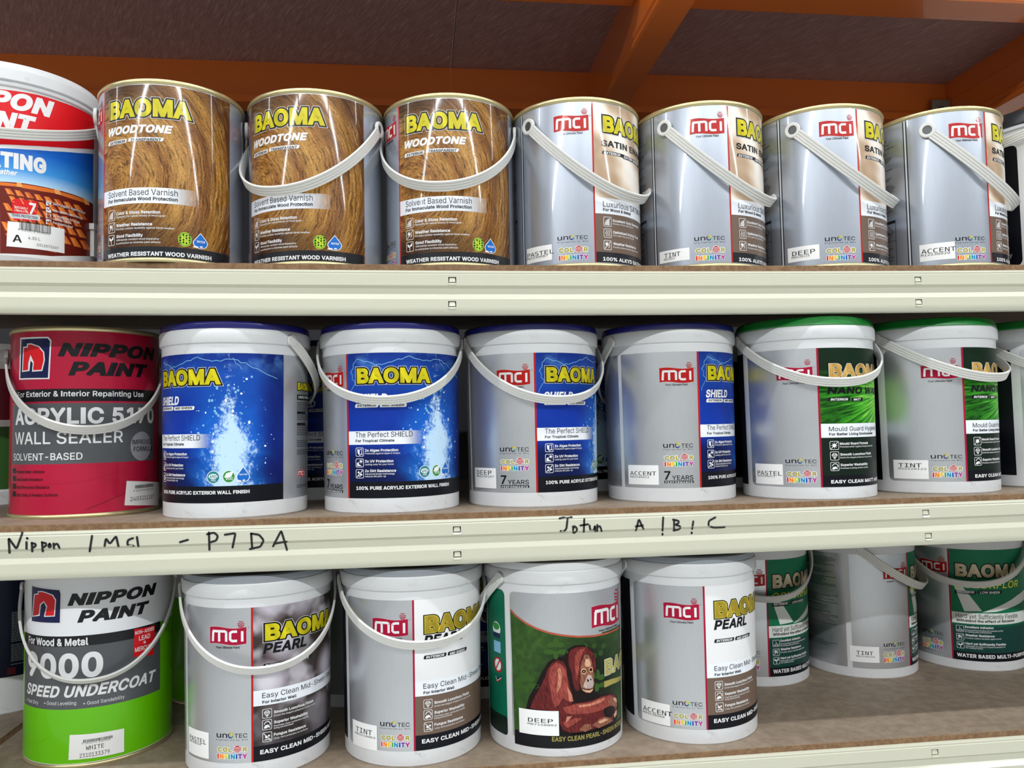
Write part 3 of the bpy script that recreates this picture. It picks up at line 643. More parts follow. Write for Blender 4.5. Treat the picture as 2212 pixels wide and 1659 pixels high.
# ------------------------------------------------------------------ measured print tables (degrees round the can, mm above its base)
LAB={
 'wood':[
  ('T','brand_lettering','BAOMA',7.1,77.75,176.44,204.04,'BAO_Y',0.048,0,4,1.0,{}),
  ('T','product_lettering','WOODTONE',6.54,62.31,158.84,169.05,'W',0.045,0.25,4,1.0,{}),
  ('B','pill',6.47,25.98,147.37,152.46,'W',3,0.3,1),
  ('T','pill_text','EXTERIOR',8.55,24.89,147.99,151.45,'K',0.025,0.2,5,1.0,{}),
  ('B','pill',27.72,55.25,148.58,153.21,'W',3,0.3,1),
  ('T','pill_text','TRANSPARENT',29.71,53.7,148.75,152.17,'K',0.025,0.2,5,1.0,{}),
  ('BAND','banner',0,80.5,71.7,91,'FADE_.85_1.32',2),
  ('T','banner_text','Solvent Based Varnish',6.96,65.77,81.66,89.35,'K2',-0.012,0,4,1.0,{}),
  ('T','banner_text','For Immaculate Wood Protection',6.89,65.7,75.09,79.55,'K',0.024,0,4,1.0,{}),
  ('I','icon','fan',6.96,15.01,53.22,66.15,'W',4),
  ('I','icon','storm',7.15,15.01,37.79,50.7,'W',4),
  ('I','icon','sprout',7.16,14.86,22.23,35.33,'W',4),
  ('T','feature_text','Color & Gloss Retention',16.26,53.04,58.74,62.76,'W',0.026,0,4,1.0,{}),
  ('T','feature_text','Highlights the natural beauty of wood grain',16.23,56.87,55.23,57.64,'W',0.004,0,4,1.0,{}),
  ('T','feature_text','Weather Resistance',16.43,47.15,44.06,48.07,'W',0.026,0,4,1.0,{}),
  ('T','feature_text','Provides outdoor durability against harsh weather',16.39,63.55,40.17,42.57,'W',0.004,0,4,1.0,{}),
  ('T','feature_text','Good Flexibility',16.75,40.01,30.54,34.53,'W',0.026,0,4,1.0,{}),
  ('T','feature_text','Withstands constant wood expansion',16.71,52.07,26.67,29.08,'W',0.004,0,4,1.0,{}),
  ('T','feature_text','& contraction to minimise paint defects',16.67,53.31,22.6,25.0,'W',0.004,0,4,1.0,{}),
  ('E','badge',71.15,29.23,5.16,9.06,'LIME',3),
  ('GERM',71.15,29.23,4.68),
  ('DROP',83.21,28.69,5.41,17.5),
  ('T','badge','WATER',80.1,86.79,27.14,29.78,'W',0.02,0,6,1.0,{}),
  ('BAND','footer_band',0,110.5,0,18.6,'DK',2),
  ('T','footer_lettering','WEATHER RESISTANT WOOD VARNISH',6.68,92.39,7.0,12.22,'W',0.03,0,4,1.0,{}),
 ],
 'satin':[
  ('MCI',(-34.02,201.69),(-34.33,181.17),(-3.83,202.16),(-4.16,181.08),(-7.51,207.33),2.62,'R'),
  ('T','tagline','Your Ultimate Paint',-28.93,-9.23,176.37,179.49,'K',0.015,0,4,1.0,{}),
  ('UNO',-32.96,-7.08,36.38,42.16),
  ('T','technology_tagline','Engineered by MCI',-33.02,-6.89,32.73,34.46,'K',0,0,4,1.5,{}),
  ('CI',-32.44,-6.74,18.83,26.53,9.05,16.35),
  ('T','brand_lettering','BAOMA',7.11,79.11,178.24,205.32,'BAO_Y',0.048,0,4,1.0,{}),
  ('T','product_lettering','SATIN ENAMEL',6.81,78.81,161.21,169.82,'K',0.03,0.0,4,1.0,{}),
  ('B','pill',7.52,31.52,150.57,155.26,'K',3,0.3,1),
  ('T','pill_text','EXTERIOR',8.94,26.41,151.0,154.34,'W',0.025,0.2,5,1.0,{}),
  ('B','pill',29.77,63.77,149.24,154.43,'K',3,0.3,1),
  ('T','pill_text','SATIN SHEEN',30.8,58.8,150.21,153.61,'W',0.025,0.2,5,1.0,{}),
  ('T','banner_text','Luxurious SATIN Finish',7.13,75.13,80.03,87.79,'K2',-0.012,0,4,1.0,{}),
  ('T','banner_text','For Wood & Metal',7.03,38.79,74.32,78.2,'K',0.024,0,4,1.0,{}),
  ('I','icon','fan',7.17,14.92,53.92,66.89,'W',4),
  ('I','icon','waves',7.16,14.62,39.07,51.05,'W',4),
  ('I','icon','storm',6.88,14.31,22.87,35.6,'W',4),
  ('T','feature_text','Excellent Color Retention',16.38,54.13,60.9,64.4,'W',0.026,0,4,1.0,{}),
  ('T','feature_text','Ensures a long-lasting color',16.33,41.94,57.43,59.57,'W',0.004,0,4,1.0,{}),
  ('T','feature_text','Optimized Drying Time',16.08,51.9,45.41,48.91,'W',0.026,0,4,1.0,{}),
  ('T','feature_text','For a satin-like smooth finish',16.02,42.68,41.8,43.94,'W',0.004,0,4,1.0,{}),
  ('T','feature_text','Weather Resistance',16.08,46.57,30.07,33.58,'W',0.026,0,4,1.0,{}),
  ('T','feature_text','Provides outdoor durability against weather',16.01,51.61,26.23,28.36,'W',0.004,0,4,1.0,{}),
  ('T','footer_lettering','100% ALKYD SATIN ENAMEL',5.87,77.87,8.21,13.21,'W',0.03,0,4,1.0,{}),
 ],
 'st_s1':[
  ('B','sticker',-66.35,-38.21,11.91,32.63,'STK',4,0,0),
  ('T','sticker_text','PASTEL',-65.53,-36.52,20.41,25.93,'K',0,0,6,1.0,{}),
  ('T','sticker_text','M01240087',-66.46,-42.08,17.14,19.91,'K',0,0,6,1.0,{}),
 ],
 'st_s2':[
  ('B','sticker',-66.59,-37.34,12.04,28.48,'STK',4,0,0),
  ('T','sticker_text','TINT',-61.04,-45.34,18.57,24.57,'K',0,0,6,1.0,{}),
  ('T','sticker_text','M0224013',-61.75,-50.83,15.26,18.05,'K',0,0,6,1.0,{}),
 ],
 'st_s3':[
  ('B','sticker',-65.89,-37.81,12.83,33.23,'STK',4,0,0),
  ('T','sticker_text','DEEP',-61.47,-41.32,21.34,27.45,'K',0,0,6,1.0,{}),
  ('T','sticker_text','M06230123',-62.11,-46.31,17.84,20.69,'K',0,0,6,1.0,{}),
 ],
 'st_s4':[
  ('B','sticker',-62.39,-33.75,11.89,35.86,'STK',4,0,0),
  ('T','sticker_text','ACCENT',-60.88,-33.04,22.87,29.06,'K',0,0,6,1.0,{}),
  ('T','sticker_text','M12230020',-61.46,-37.83,19.14,22.03,'K',0,0,6,1.0,{}),
 ],
 'shield':[
  ('T','brand_lettering','BAOMA',7.07,70.39,162.19,186.13,'BAO_Y',0.048,0,4,1.0,{}),
  ('B','pill',6.54,25.99,133.78,138.84,'W',3,0.3,1),
  ('T','pill_text','EXTERIOR',8.45,24.18,135.03,137.91,'K',0.025,0.2,5,1.0,{}),
  ('B','pill',27.13,47.98,133.75,138.42,'W',3,0.3,1),
  ('T','pill_text','MID SHEEN',28.78,46.27,134.93,137.81,'K',0.025,0.2,5,1.0,{}),
  ('BAND','banner',0,66,86.97,103.95,'FADE_.7_1.02',2),
  ('T','banner_text','The Perfect SHIELD',6.52,52.65,96.28,103.12,'K2',-0.012,0,4,1.0,{}),
  ('T','banner_text','For Tropical Climate',6.48,38.11,90.25,93.67,'K',0.024,0,4,1.0,{}),
  ('I','icon','shield',6.44,13.42,72.17,83.31,'W',4),
  ('I','icon','sun',6.35,13.34,58.53,69.47,'W',4),
  ('I','icon','dirt',6.26,13.25,44.72,56.02,'W',4),
  ('T','feature_text','2x Algae Protection',14.51,41.02,78.12,81.52,'W',0.026,0,4,1.0,{}),
  ('T','feature_text','Protection against algae & fungus',14.49,42.44,74.87,77.02,'W',0.004,0,4,1.0,{}),
  ('T','feature_text','2x UV Protection',14.42,37.16,64.43,67.83,'W',0.026,0,4,1.0,{}),
  ('T','feature_text','Lasting color for your home',14.4,37.35,61.03,63.18,'W',0.004,0,4,1.0,{}),
  ('T','feature_text','2x Dirt Resistance',14.35,39.17,52.33,55.72,'W',0.026,0,4,1.0,{}),
  ('T','feature_text','Advanced binder technology',14.32,38.15,49.05,51.19,'W',0.004,0,4,1.0,{}),
  ('T','feature_text','reduces dirt pick-up',14.31,31.18,46.08,48.23,'W',0.004,0,4,1.0,{}),
  ('E','badge',62.9,51.06,5.01,7.97,'W',3),
  ('E','badge',62.9,51.06,4.52,7.24,'TEAL',4),
  ('E','badge',62.91,51.96,3.54,3.26,'W',5),
  ('T','badge','APEO',60.22,65.9,49.86,53.84,'TEAL',0.02,0,6,1.0,{}),
  ('T','badge','FREE',61.19,64.8,45.98,48.15,'W',0.01,0,6,1.0,{}),
  ('E','badge',74.43,51.37,4.67,7.7,'W',3),
  ('E','badge',74.43,51.37,4.25,6.96,'GREEN',4),
  ('P','badge',[(71.03,50.75),(72.54,55.56),(77.97,58.06),(76.29,51.21),(73.21,50.01)],'W',5),
  ('T','badge','VOC',72.0,77.51,47.31,50.59,'W',0.02,0,6,1.0,{}),
  ('DROP',84.9,52.66,4.42,17),
  ('T','badge','WATER',81.96,88.06,52.46,54.31,'W',0.02,0,6,1.0,{}),
  ('T','footer_lettering','100% PURE ACRYLIC EXTERIOR WALL FINISH',6.48,89.59,30.14,34.62,'W',0.03,0,4,1.0,{}),
  ('T','product_lettering','SHIELD',6.11,33.11,140.48,151.27,'W',0.035,0.2,4,1.0,{}),
  ('MCI',(-33.28,181.15),(-33.63,161.47),(-4.59,180.45),(-4.98,161.56),(-8.68,185.23),2.53,'R'),
  ('T','tagline','Your Ultimate Paint',-28.83,-10.2,157.1,159.74,'K',0.015,0,4,1.0,{}),
  ('UNO',-32.05,-7.02,73.57,79.75),
  ('T','technology_tagline','Engineered by MCI',-32.11,-7.08,70.48,71.98,'K',0,0,4,1.5,{}),
  ('CI',-31.77,-6.75,56.63,63.56,48.03,54.95),
  ('T','warranty_mark','7',-31.89,-26.73,30.77,42.35,'K',0.02,0,4,1.0,{}),
  ('T','warranty_mark','YEARS',-25.47,-7.52,30.49,36.45,'K',0.006,0,4,1.0,{}),
  ('B','warranty_mark',-32.03,-7.34,25.92,29.47,'K',3,0,0),
  ('T','warranty_mark','PERFORMANCE',-31.05,-8.34,26.05,28.66,'W',0.012,0,5,1.2,{}),
 ],
 'st_sh4':[
  ('B','sticker',-65.32,-36.53,23.85,50.19,'STK',4,0,0),
  ('T','sticker_text','ACCENT',-63.28,-38.56,36.41,41.78,'K',0,0,6,1.0,{}),
  ('T','sticker_text','M03240012',-63.36,-44.89,32.93,35.42,'K',0,0,6,1.0,{}),
 ],
 'st_sh3':[
  ('B','sticker',-64.15,-36.47,24.79,51.58,'STK',4,0,0),
  ('T','sticker_text','DEEP',-60.24,-41.18,42.47,48.26,'K',0,0,6,1.0,{}),
  ('T','sticker_text','M06230167',-60.79,-38.52,38.98,41.48,'K',0,0,6,1.0,{}),
 ],
 'nano':[
  ('MCI',(-34.07,178.65),(-34.49,160.5),(-4.8,177.62),(-5.18,160.95),(-8.81,185.01),2.41,'MG'),
  ('T','tagline','Your Ultimate Paint',-29.39,-10.02,155.45,158.11,'K',0.015,0,4,1.0,{}),
  ('UNO',-29.49,-4.43,49.09,54.75),
  ('T','technology_tagline','Engineered by MCI',-29.57,-4.52,45.55,47.05,'K',0,0,4,1.5,{}),
  ('CI',-29.07,-4.3,31.27,38.05,22.59,30.11),
  ('T','brand_lettering','BAOMA',7.17,78.17,162.11,183.06,'BAO_G',0.048,0,4,1.0,{}),
  ('T','product_lettering','NANO WASH',5.85,79.85,140.85,150.18,'K',0.035,0.15,4,1.0,{}),
  ('B','pill',6.54,26.53,131.13,136.35,'K',3,0.3,1),
  ('T','pill_text','INTERIOR',8.51,24.26,132.0,135.17,'W',0.025,0.2,5,1.0,{}),
  ('B','pill',27.76,40.89,131.01,135.88,'K',3,0.3,1),
  ('T','pill_text','MATT',29.84,38.4,131.8,134.98,'W',0.025,0.2,5,1.0,{}),
  ('T','banner_text','Mould Guard Hygienic Coating',6.35,88.35,91.3,97.43,'K2',-0.012,0,4,1.0,{}),
  ('T','banner_text','For Better Living Environment',6.44,56.13,85.61,89.14,'K',0.024,0,4,1.0,{}),
  ('I','icon','germ',6.6,14.33,66.44,77.93,'W',4),
  ('I','icon','gem',6.61,14.21,52.55,64.21,'W',4),
  ('I','icon','wash',6.6,14.08,38.49,50.13,'W',4),
  ('T','feature_text','Mould Guard Formula',15.33,46.45,72.81,76.15,'W',0.026,0,4,1.0,{}),
  ('T','feature_text','Promotes better hygienic living environment',15.24,54.87,69.32,71.36,'W',0.004,0,4,1.0,{}),
  ('T','feature_text','Smooth Luxurious Finish',15.2,51.14,58.54,61.88,'W',0.026,0,4,1.0,{}),
  ('T','feature_text','Enrich the elegant ambience of your home',15.1,52.34,54.95,56.98,'W',0.004,0,4,1.0,{}),
  ('T','feature_text','Superior Washability',15.19,45.03,44.63,47.97,'W',0.026,0,4,1.0,{}),
  ('T','feature_text','Promises a lasting durable coating',15.09,45.28,40.9,42.93,'W',0.004,0,4,1.0,{}),
  ('T','footer_lettering','EASY CLEAN MATT ANTI-MOULD',6.71,90.71,21.86,26.47,'W',0.03,0,4,1.0,{}),
 ],
 'st_na1':[
  ('B','sticker',-60.46,-31.94,19.62,47.41,'STK',4,0,0),
  ('T','sticker_text','PASTEL',-57.7,-32.84,31.92,37.77,'K',0,0,6,1.0,{}),
  ('T','sticker_text','M03240023',-57.78,-39.41,29.55,31.5,'K',0,0,6,1.0,{}),
 ],
 'st_na2':[
  ('B','sticker',-60.95,-31.75,20.34,46.73,'STK',4,0,0),
  ('T','sticker_text','TINT',-56.36,-36.98,36.55,42.12,'K',0,0,6,1.0,{}),
  ('T','sticker_text','M12220122',-56.46,-33.38,33.23,35.62,'K',0,0,6,1.0,{}),
 ],
 'pearl':[
  ('T','brand_lettering','BAOMA',6.93,79.3,160.69,185.62,'BAO_Y',0.048,0,4,1.0,{}),
  ('T','product_lettering','PEARL',6.9,42.12,147.34,159.85,'K',0.035,0.2,4,1.0,{}),
  ('T','banner_text','Easy Clean Mid-Sheen Finish',6.42,83.42,94.46,100.84,'K2',0,0,4,1.0,{}),
  ('T','banner_text','For Interior Wall',6.51,33.01,87.91,91.41,'K',0.024,0,4,1.0,{}),
  ('T','feature_text','Smooth Luxurious Finish',14.99,49.69,74.15,77.67,'W',0.026,0,4,1.0,{}),
  ('T','feature_text','Enrich the elegant ambience of your home',14.98,51.75,70.45,72.53,'W',0.004,0,4,1.0,{}),
  ('T','feature_text','Superior Washability',14.96,43.76,62.02,65.53,'W',0.026,0,4,1.0,{}),
  ('T','feature_text','Promotes clean conductive healthy',14.95,44.44,58.2,60.28,'W',0.004,0,4,1.0,{}),
  ('T','feature_text','living environment',14.94,30.49,55.55,57.63,'W',0.004,0,4,1.0,{}),
  ('T','feature_text','Fungus Resistance',14.92,41.66,47.23,50.74,'W',0.026,0,4,1.0,{}),
  ('T','feature_text','Long-term protection on surfaces',14.92,43.67,43.39,45.46,'W',0.004,0,4,1.0,{}),
  ('I','icon','gem',6.4,13.5,69.95,81.08,'W',4),
  ('I','icon','wash',6.37,13.47,55.98,68.2,'W',4),
  ('I','icon','fungus',6.54,13.54,41.66,53.39,'W',4),
  ('T','footer_lettering','EASY CLEAN MID-SHEEN INTERIOR',4.86,96.86,27.8,33.02,'W',0.03,0,4,1.0,{}),
  ('MCI',(-33.52,180.86),(-33.88,161.68),(-4.57,181.72),(-4.98,160.95),(-8.81,185.55),2.57,'MG'),
  ('T','tagline','Your Ultimate Paint',-28.63,-9.69,156.16,158.96,'K',0.015,0,4,1.0,{}),
  ('B','pill',7.07,25.72,130.59,135.25,'K',3,0.3,1),
  ('T','pill_text','INTERIOR',8.73,23.89,131.5,134.43,'W',0.025,0.2,5,1.0,{}),
  ('B','pill',27.06,47.04,130.68,135.36,'K',3,0.3,1),
  ('T','pill_text','MID SHEEN',28.79,44.7,131.28,134.22,'W',0.025,0.2,5,1.0,{}),
  ('UNO',-28.39,-4.44,49.71,55.43),
  ('T','technology_tagline','Engineered by MCI',-28.45,-4.28,46.53,47.92,'K',0,0,4,1.5,{}),
  ('CI',-28.05,-4.23,32.49,39.24,24.16,31.09),
 ],
 'st_pe3':[
  ('B','sticker',-58.78,-30.94,20.87,48.74,'STK',4,0,0),
  ('T','sticker_text','ACCENT',-57.11,-29.2,33.56,39.65,'K',0,0,6,1.0,{}),
  ('T','sticker_text','M09230068',-57.5,-35.79,30.07,32.58,'K',0,0,6,1.0,{}),
 ],
 'st_pe2':[
  ('B','sticker',-59.03,-31.34,18.08,49.2,'STK',4,0,0),
  ('T','sticker_text','TINT',-54.33,-35.73,36.16,42.19,'K',0,0,6,1.0,{}),
  ('T','sticker_text','M03210063',-55.32,-32.99,32.58,34.92,'K',0,0,6,1.0,{}),
 ],
 'st_pe1':[
  ('B','sticker',-62.75,-35.71,22.52,54.01,'STK',4,0,0),
  ('T','sticker_text','PASTEL',-59.99,-38.24,39.1,45.01,'K',0,0,6,1.0,{}),
  ('T','sticker_text','M03240234',-59.98,-43.9,36.64,38.83,'K',0,0,6,1.0,{}),
 ],
 'orang':[
  ('MCI',(67.73,186.21),(67.24,159.36),(106.57,181.84),(104.89,154.42),(101.77,193.07),5.15,'MG'),
  ('T','tagline','Your Ultimate Paint',74.53,100.9,151.21,153.86,'K',0.015,0,4,1.0,{}),
  ('P','print_panel',[(-1.38,180.7),(3.54,174.66),(11.39,167.57),(21.81,160.43),(32.41,155.37),(42.89,152.02),(55.28,149.03),(70.95,147.06),(83.96,146.63),(95.73,146.57),(107.47,146.29),(107.36,23.31),(107.75,14.4),(78.53,18.19),(59.71,16.88),(40.99,17.49),(23.77,18.63),(11.86,19.9),(1.31,25.08),(-0.04,30.59)],'OGREEN',2),
  ('S','swoosh',[(-1.37,181.19),(3.54,175.02),(11.4,167.93),(21.81,160.79),(32.42,155.73),(42.89,152.38),(55.28,149.39),(70.96,147.42),(83.97,146.99),(95.74,146.93),(107.49,146.66)],2.2,'SWOOSH',3),
  ('B','footer_band',0.04,106.96,11.4,29.42,'K',3,0,0),
  ('T','footer_lettering','EASY CLEAN PEARL-SHEEN INTERIOR',32.46,112.46,20.28,26.15,'OLIVE',0.02,0,5,1.0,{}),
  ('T','brand_lettering','BAOMA',79.32,151.32,91.78,115.76,'BAO_O',0.05,0,5,1.0,{}),
  ('P','olive_bar',[(79.77,86.8),(90.42,86.07),(110.84,81.17),(110.37,76.0),(90.21,79.08),(79.59,78.78)],'OLIVE',4),
  ('B','sticker',5.04,38.2,27.34,58.23,'STK',9,0,0),
  ('T','sticker_text','DEEP',13.17,33.53,43.05,48.05,'K',0,0,11,1.0,{}),
  ('T','sticker_text','M07150002',12.71,36.46,39.35,41.73,'K',0,0,11,1.0,{}),
  ('P','animal_picture',[(10.68,55.17),(14.26,73.74),(20.07,88.92),(24.92,104.85),(30.41,118.2),(36.5,125.37),(43.28,126.26),(45.67,134.37),(51.93,139.03),(60.05,138.56),(67.81,130.66),(71.81,116.42),(71.48,99.71),(69.59,76.35),(75.41,70.89),(87.11,70.04),(98.08,61.46),(101.65,44.92),(96.77,28.97),(81.02,27.93),(65.02,26.62),(47.17,26.89),(38.18,29.91),(37.08,58.11)],'HAIR0',3),
  ('P','animal_picture',[(15.29,59.71),(17.85,70.82),(21.52,80.82),(24.72,89.44),(28.3,101.54),(30.32,111.1),(34.17,118.87),(38.7,121.76),(42.43,119.81),(44.97,111.93),(46.29,97.62),(48.01,84.45),(50.5,69.96),(47.73,65.61),(41.63,62.63),(38.2,58.08),(25.07,58.78)],'HAIR1',4),
  ('P','animal_picture',[(46.63,121.25),(47.13,129.5),(49.51,133.99),(53.48,136.44),(59.17,136.34),(64.26,133.64),(68.65,125.66),(70.82,115.49),(70.64,105.95),(69.15,102.77),(68.36,110.16),(66.69,119.56),(63.7,126.24),(60.7,127.23),(58.26,120.79),(56.71,111.56),(56.12,99.8),(55.16,90.49),(55.45,83.33),(53.82,81.25),(51.87,82.75),(50.29,92.43),(49.08,104.41),(47.27,112.9)],'HAIR1',5),
  ('P','animal_picture',[(52.55,127.66),(55.83,133.11),(60.82,134.0),(58.21,127.94),(56.0,117.63),(54.73,103.6),(52.83,94.43),(52.23,106.36),(51.6,117.11)],'HAIR2',6),
  ('P','animal_picture',[(38.57,58.07),(41.64,63.81),(50.84,66.38),(65.74,66.74),(77.49,68.96),(87.04,67.64),(94.46,63.16),(97.83,55.43),(98.41,45.32),(93.57,37.9),(88.82,32.88),(78.86,32.43),(66.89,30.79),(56.63,29.97),(47.22,30.4),(41.23,34.47),(38.75,43.97)],'HAIR1',4),
  ('P','animal_picture',[(31.82,111.14),(36.41,118.27),(40.89,116.94),(44.54,108.42),(45.87,95.3),(46.5,85.79),(49.45,77.19),(50.1,68.84),(46.26,69.31),(41.79,74.4),(38.68,66.3),(34.9,62.83),(33.17,72.22),(32.2,83.99),(30.89,98.11)],'HAIR2',5),
  ('P','animal_picture',[(37.79,109.96),(40.07,112.25),(41.59,102.72),(40.12,88.63),(37.39,80.47),(36.72,86.37),(38.75,98.12)],'HAIR3',6),
  ('P','animal_picture',[(45.47,88.26),(48.33,79.69),(49.95,69.45),(47.03,69.47),(45.79,78.79)],'HAIR3',6),
  ('P','animal_picture',[(41.63,62.4),(52.39,65.55),(65.71,64.97),(75.35,67.91),(86.99,65.84),(94.37,60.75),(95.84,52.71),(84.06,53.14),(75.0,51.27),(61.98,51.73),(52.2,52.61),(44.53,54.77)],'HAIR2',5),
  ('P','animal_picture',[(53.95,63.75),(65.68,63.43),(73.26,65.63),(80.76,65.33),(75.73,61.43),(64.74,60.48),(55.5,60.63)],'HAIR3',6),
  ('P','animal_picture',[(44.47,50.66),(49.06,51.08),(45.92,45.82),(43.62,43.69)],'HAIR3',6),
  ('P','animal_picture',[(41.36,43.85),(52.13,48.5),(56.89,46.42),(50.45,40.53),(44.27,36.58)],'HAIR2',5),
  ('P','animal_picture',[(56.71,111.56),(58.24,119.6),(60.69,126.27),(63.68,125.29),(66.49,118.42),(67.78,109.12),(68.55,100.54),(68.7,88.55),(67.81,80.45),(65.03,76.69),(60.73,78.1),(57.07,83.03),(55.83,91.56),(56.46,100.92)],'FACE0',6),
  ('P','animal_picture',[(60.07,114.49),(61.43,120.16),(63.85,120.23),(65.88,114.38),(65.63,110.62),(63.68,110.13),(61.27,110.43)],'FACE1',7),
  ('P','animal_picture',[(61.36,95.77),(63.24,100.1),(65.87,98.86),(67.66,92.42),(68.28,86.28),(67.12,82.79),(64.25,82.36),(60.82,83.66),(58.52,86.29),(59.68,90.8)],'FACE2',7),
  ('P','animal_picture',[(57.5,83.89),(60.79,82.0),(64.66,81.06),(67.65,81.93),(67.04,78.88),(64.86,77.33),(61.16,78.6),(58.28,81.36)],'FACE1',7),
  ('P','animal_picture',[(56.87,106.07),(58.56,109.08),(61.23,108.06),(62.01,103.84),(60.27,101.12),(57.95,102.07)],'FACE3',7),
  ('P','animal_picture',[(63.99,107.67),(65.79,109.39),(67.57,107.74),(67.68,103.65),(66.02,102.4),(64.45,103.75)],'FACE3',7),
  ('P','animal_picture',[(57.52,105.71),(59.03,107.56),(61.03,106.43),(61.33,103.99),(59.79,102.65),(58.14,103.46)],'HAIR0',8),
  ('P','animal_picture',[(64.5,106.84),(65.77,108.2),(67.02,107.17),(67.15,104.5),(65.87,103.64),(64.81,104.61)],'HAIR0',8),
  ('P','animal_picture',[(58.5,105.05),(59.51,105.8),(60.16,104.95),(59.48,104.14)],'FACE1',9),
  ('P','animal_picture',[(62.21,95.23),(63.57,93.95),(64.06,91.57),(63.0,91.0),(62.17,92.86)],'HAIR0',8),
  ('P','animal_picture',[(64.81,94.36),(65.88,94.57),(66.39,93.0),(65.48,92.05)],'HAIR0',8),
  ('P','animal_picture',[(57.18,84.43),(60.8,82.24),(64.67,81.3),(67.84,82.11),(67.64,81.45),(64.65,80.35),(60.78,81.29),(57.32,83.45)],'HAIR0',8),
  ('P','animal_picture',[(53.0,79.62),(57.41,78.82),(60.7,76.57),(65.19,75.81),(64.91,69.94),(60.54,67.12),(54.01,67.63),(51.69,70.97)],'HAIR0',5),
  ('P','animal_picture',[(84.24,60.32),(90.44,62.52),(96.96,57.7),(98.36,49.03),(95.57,45.49),(90.85,51.38),(86.63,52.65)],'FACE0',6),
  ('P','animal_picture',[(91.15,60.99),(96.43,58.56),(98.12,52.84),(94.16,54.73)],'FACE1',7),
  ('P','animal_picture',[(79.32,52.65),(86.63,52.65),(93.13,49.1),(93.66,40.3),(86.22,37.71),(80.19,41.49),(78.11,48.31)],'HAIR0',7),
  ('P','animal_picture',[(66.08,35.78),(72.76,40.72),(79.07,41.94),(87.54,37.1),(90.99,31.85),(82.28,31.0),(72.55,30.07)],'FACE0',6),
  ('P','animal_picture',[(71.73,38.1),(79.02,39.56),(83.63,36.43),(74.66,35.26)],'FACE1',7),
  ('P','animal_picture',[(54.26,32.81),(59.24,38.81),(64.35,38.06),(65.83,31.71),(59.91,29.2)],'FACE0',6),
  ('P','animal_picture',[(91.72,40.02),(97.34,43.39),(97.1,37.38),(93.13,34.46)],'FACE1',7),
  ('E','pattern',7.05,135.58,2.34,3.13,'OPAT',3),
  ('E','pattern',15.21,137.0,2.14,3.59,'OPAT',3),
  ('E','pattern',12.76,127.45,2.19,3.6,'OPAT',3),
  ('E','pattern',6.87,122.52,2.35,3.61,'OPAT',3),
  ('E','pattern',13.02,145.84,2.19,3.6,'OPAT',3),
  ('E','pattern',69.76,134.98,2.41,3.1,'OPAT',3),
  ('E','pattern',79.59,132.2,2.84,3.61,'OPAT',3),
  ('E','pattern',76.33,123.92,2.67,3.6,'OPAT',3),
  ('E','pattern',69.52,122.02,2.41,3.58,'OPAT',3),
  ('E','pattern',63.46,127.28,2.24,3.57,'OPAT',3),
  ('E','pattern',61.2,136.91,2.19,3.57,'OPAT',3),
  ('E','pattern',37.14,144.31,2.25,5.93,'OPAT2',3),
  ('E','pattern',36.91,127.73,1.94,5.32,'OPAT2',3),
  ('E','pattern',31.57,131.86,4.53,3.32,'OPAT2',3),
  ('E','pattern',42.37,131.65,4.5,3.32,'OPAT2',3),
  ('E','pattern',33.38,140.78,3.01,3.56,'OPAT2',3),
  ('E','pattern',40.8,140.63,3.0,3.55,'OPAT2',3),
  ('E','pattern',12.55,99.58,2.54,5.98,'OPAT2',3),
  ('E','pattern',12.32,82.87,2.2,5.37,'OPAT2',3),
  ('E','pattern',6.16,85.65,5.58,3.36,'OPAT2',3),
  ('E','pattern',18.24,88.07,4.87,3.33,'OPAT2',3),
  ('E','pattern',8.28,95.12,3.57,3.59,'OPAT2',3),
  ('E','pattern',16.56,96.71,3.27,3.57,'OPAT2',3),
  ('E','pattern',71.94,98.38,2.85,5.96,'OPAT2',3),
  ('E','pattern',71.61,81.71,2.47,5.36,'OPAT2',3),
  ('E','pattern',65.05,87.75,5.15,3.32,'OPAT2',3),
  ('E','pattern',79.13,83.41,6.26,3.35,'OPAT2',3),
  ('E','pattern',67.22,96.12,3.55,3.57,'OPAT2',3),
  ('E','pattern',76.89,93.21,4.09,3.59,'OPAT2',3),
 ],
 'orang2':[
  ('E','badge',-19.59,151.97,5.96,9.25,'W',4),
  ('E','badge',-19.85,155.17,5.02,4.75,'GREEN',5),
  ('B','badge',-25.04,-14.74,140.17,146.83,'NAVY',5,0,0),
  ('B','badge',-24.36,-13.91,121.24,135.87,'SKY',4,0,0),
  ('E','badge',-18.54,105.27,6.29,9.86,'R',4),
  ('E','badge',-18.54,105.27,4.58,7.62,'W',5),
  ('S','badge',[(-21.64,98.83),(-15.72,111.52)],2.2,'R',6),
  ('S','badge',[(-23.08,90.39),(-20.6,84.89),(-13.73,91.5)],2,'NAVY',5),
  ('S','badge',[(-22.24,88.12),(-20.16,82.46),(-14.06,88.79)],1.6,'R',5),
  ('S','badge',[(-22.57,89.29),(-20.3,83.71),(-13.89,90.15)],0.8,'W',6),
 ],
 'nine':[
  ('P','logo',[(-55.07,226.06),(-22.95,223.36),(-20.8,217.21),(-21.6,179.55),(-54.29,178.91)],'W',3),
  ('P','logo',[(-52.87,225.09),(-23.48,222.07),(-22.48,217.24),(-22.88,181.16),(-52.82,180.81)],'NAVY',4),
  ('P','logo',[(-49.78,215.44),(-44.95,216.87),(-44.98,219.62),(-39.86,220.46),(-35.78,219.31),(-29.02,216.39),(-26.13,210.02),(-27.1,189.14),(-37.48,188.09),(-35.36,200.81),(-37.65,206.28),(-40.83,202.76),(-42.16,188.9),(-52.49,186.07)],'W',5),
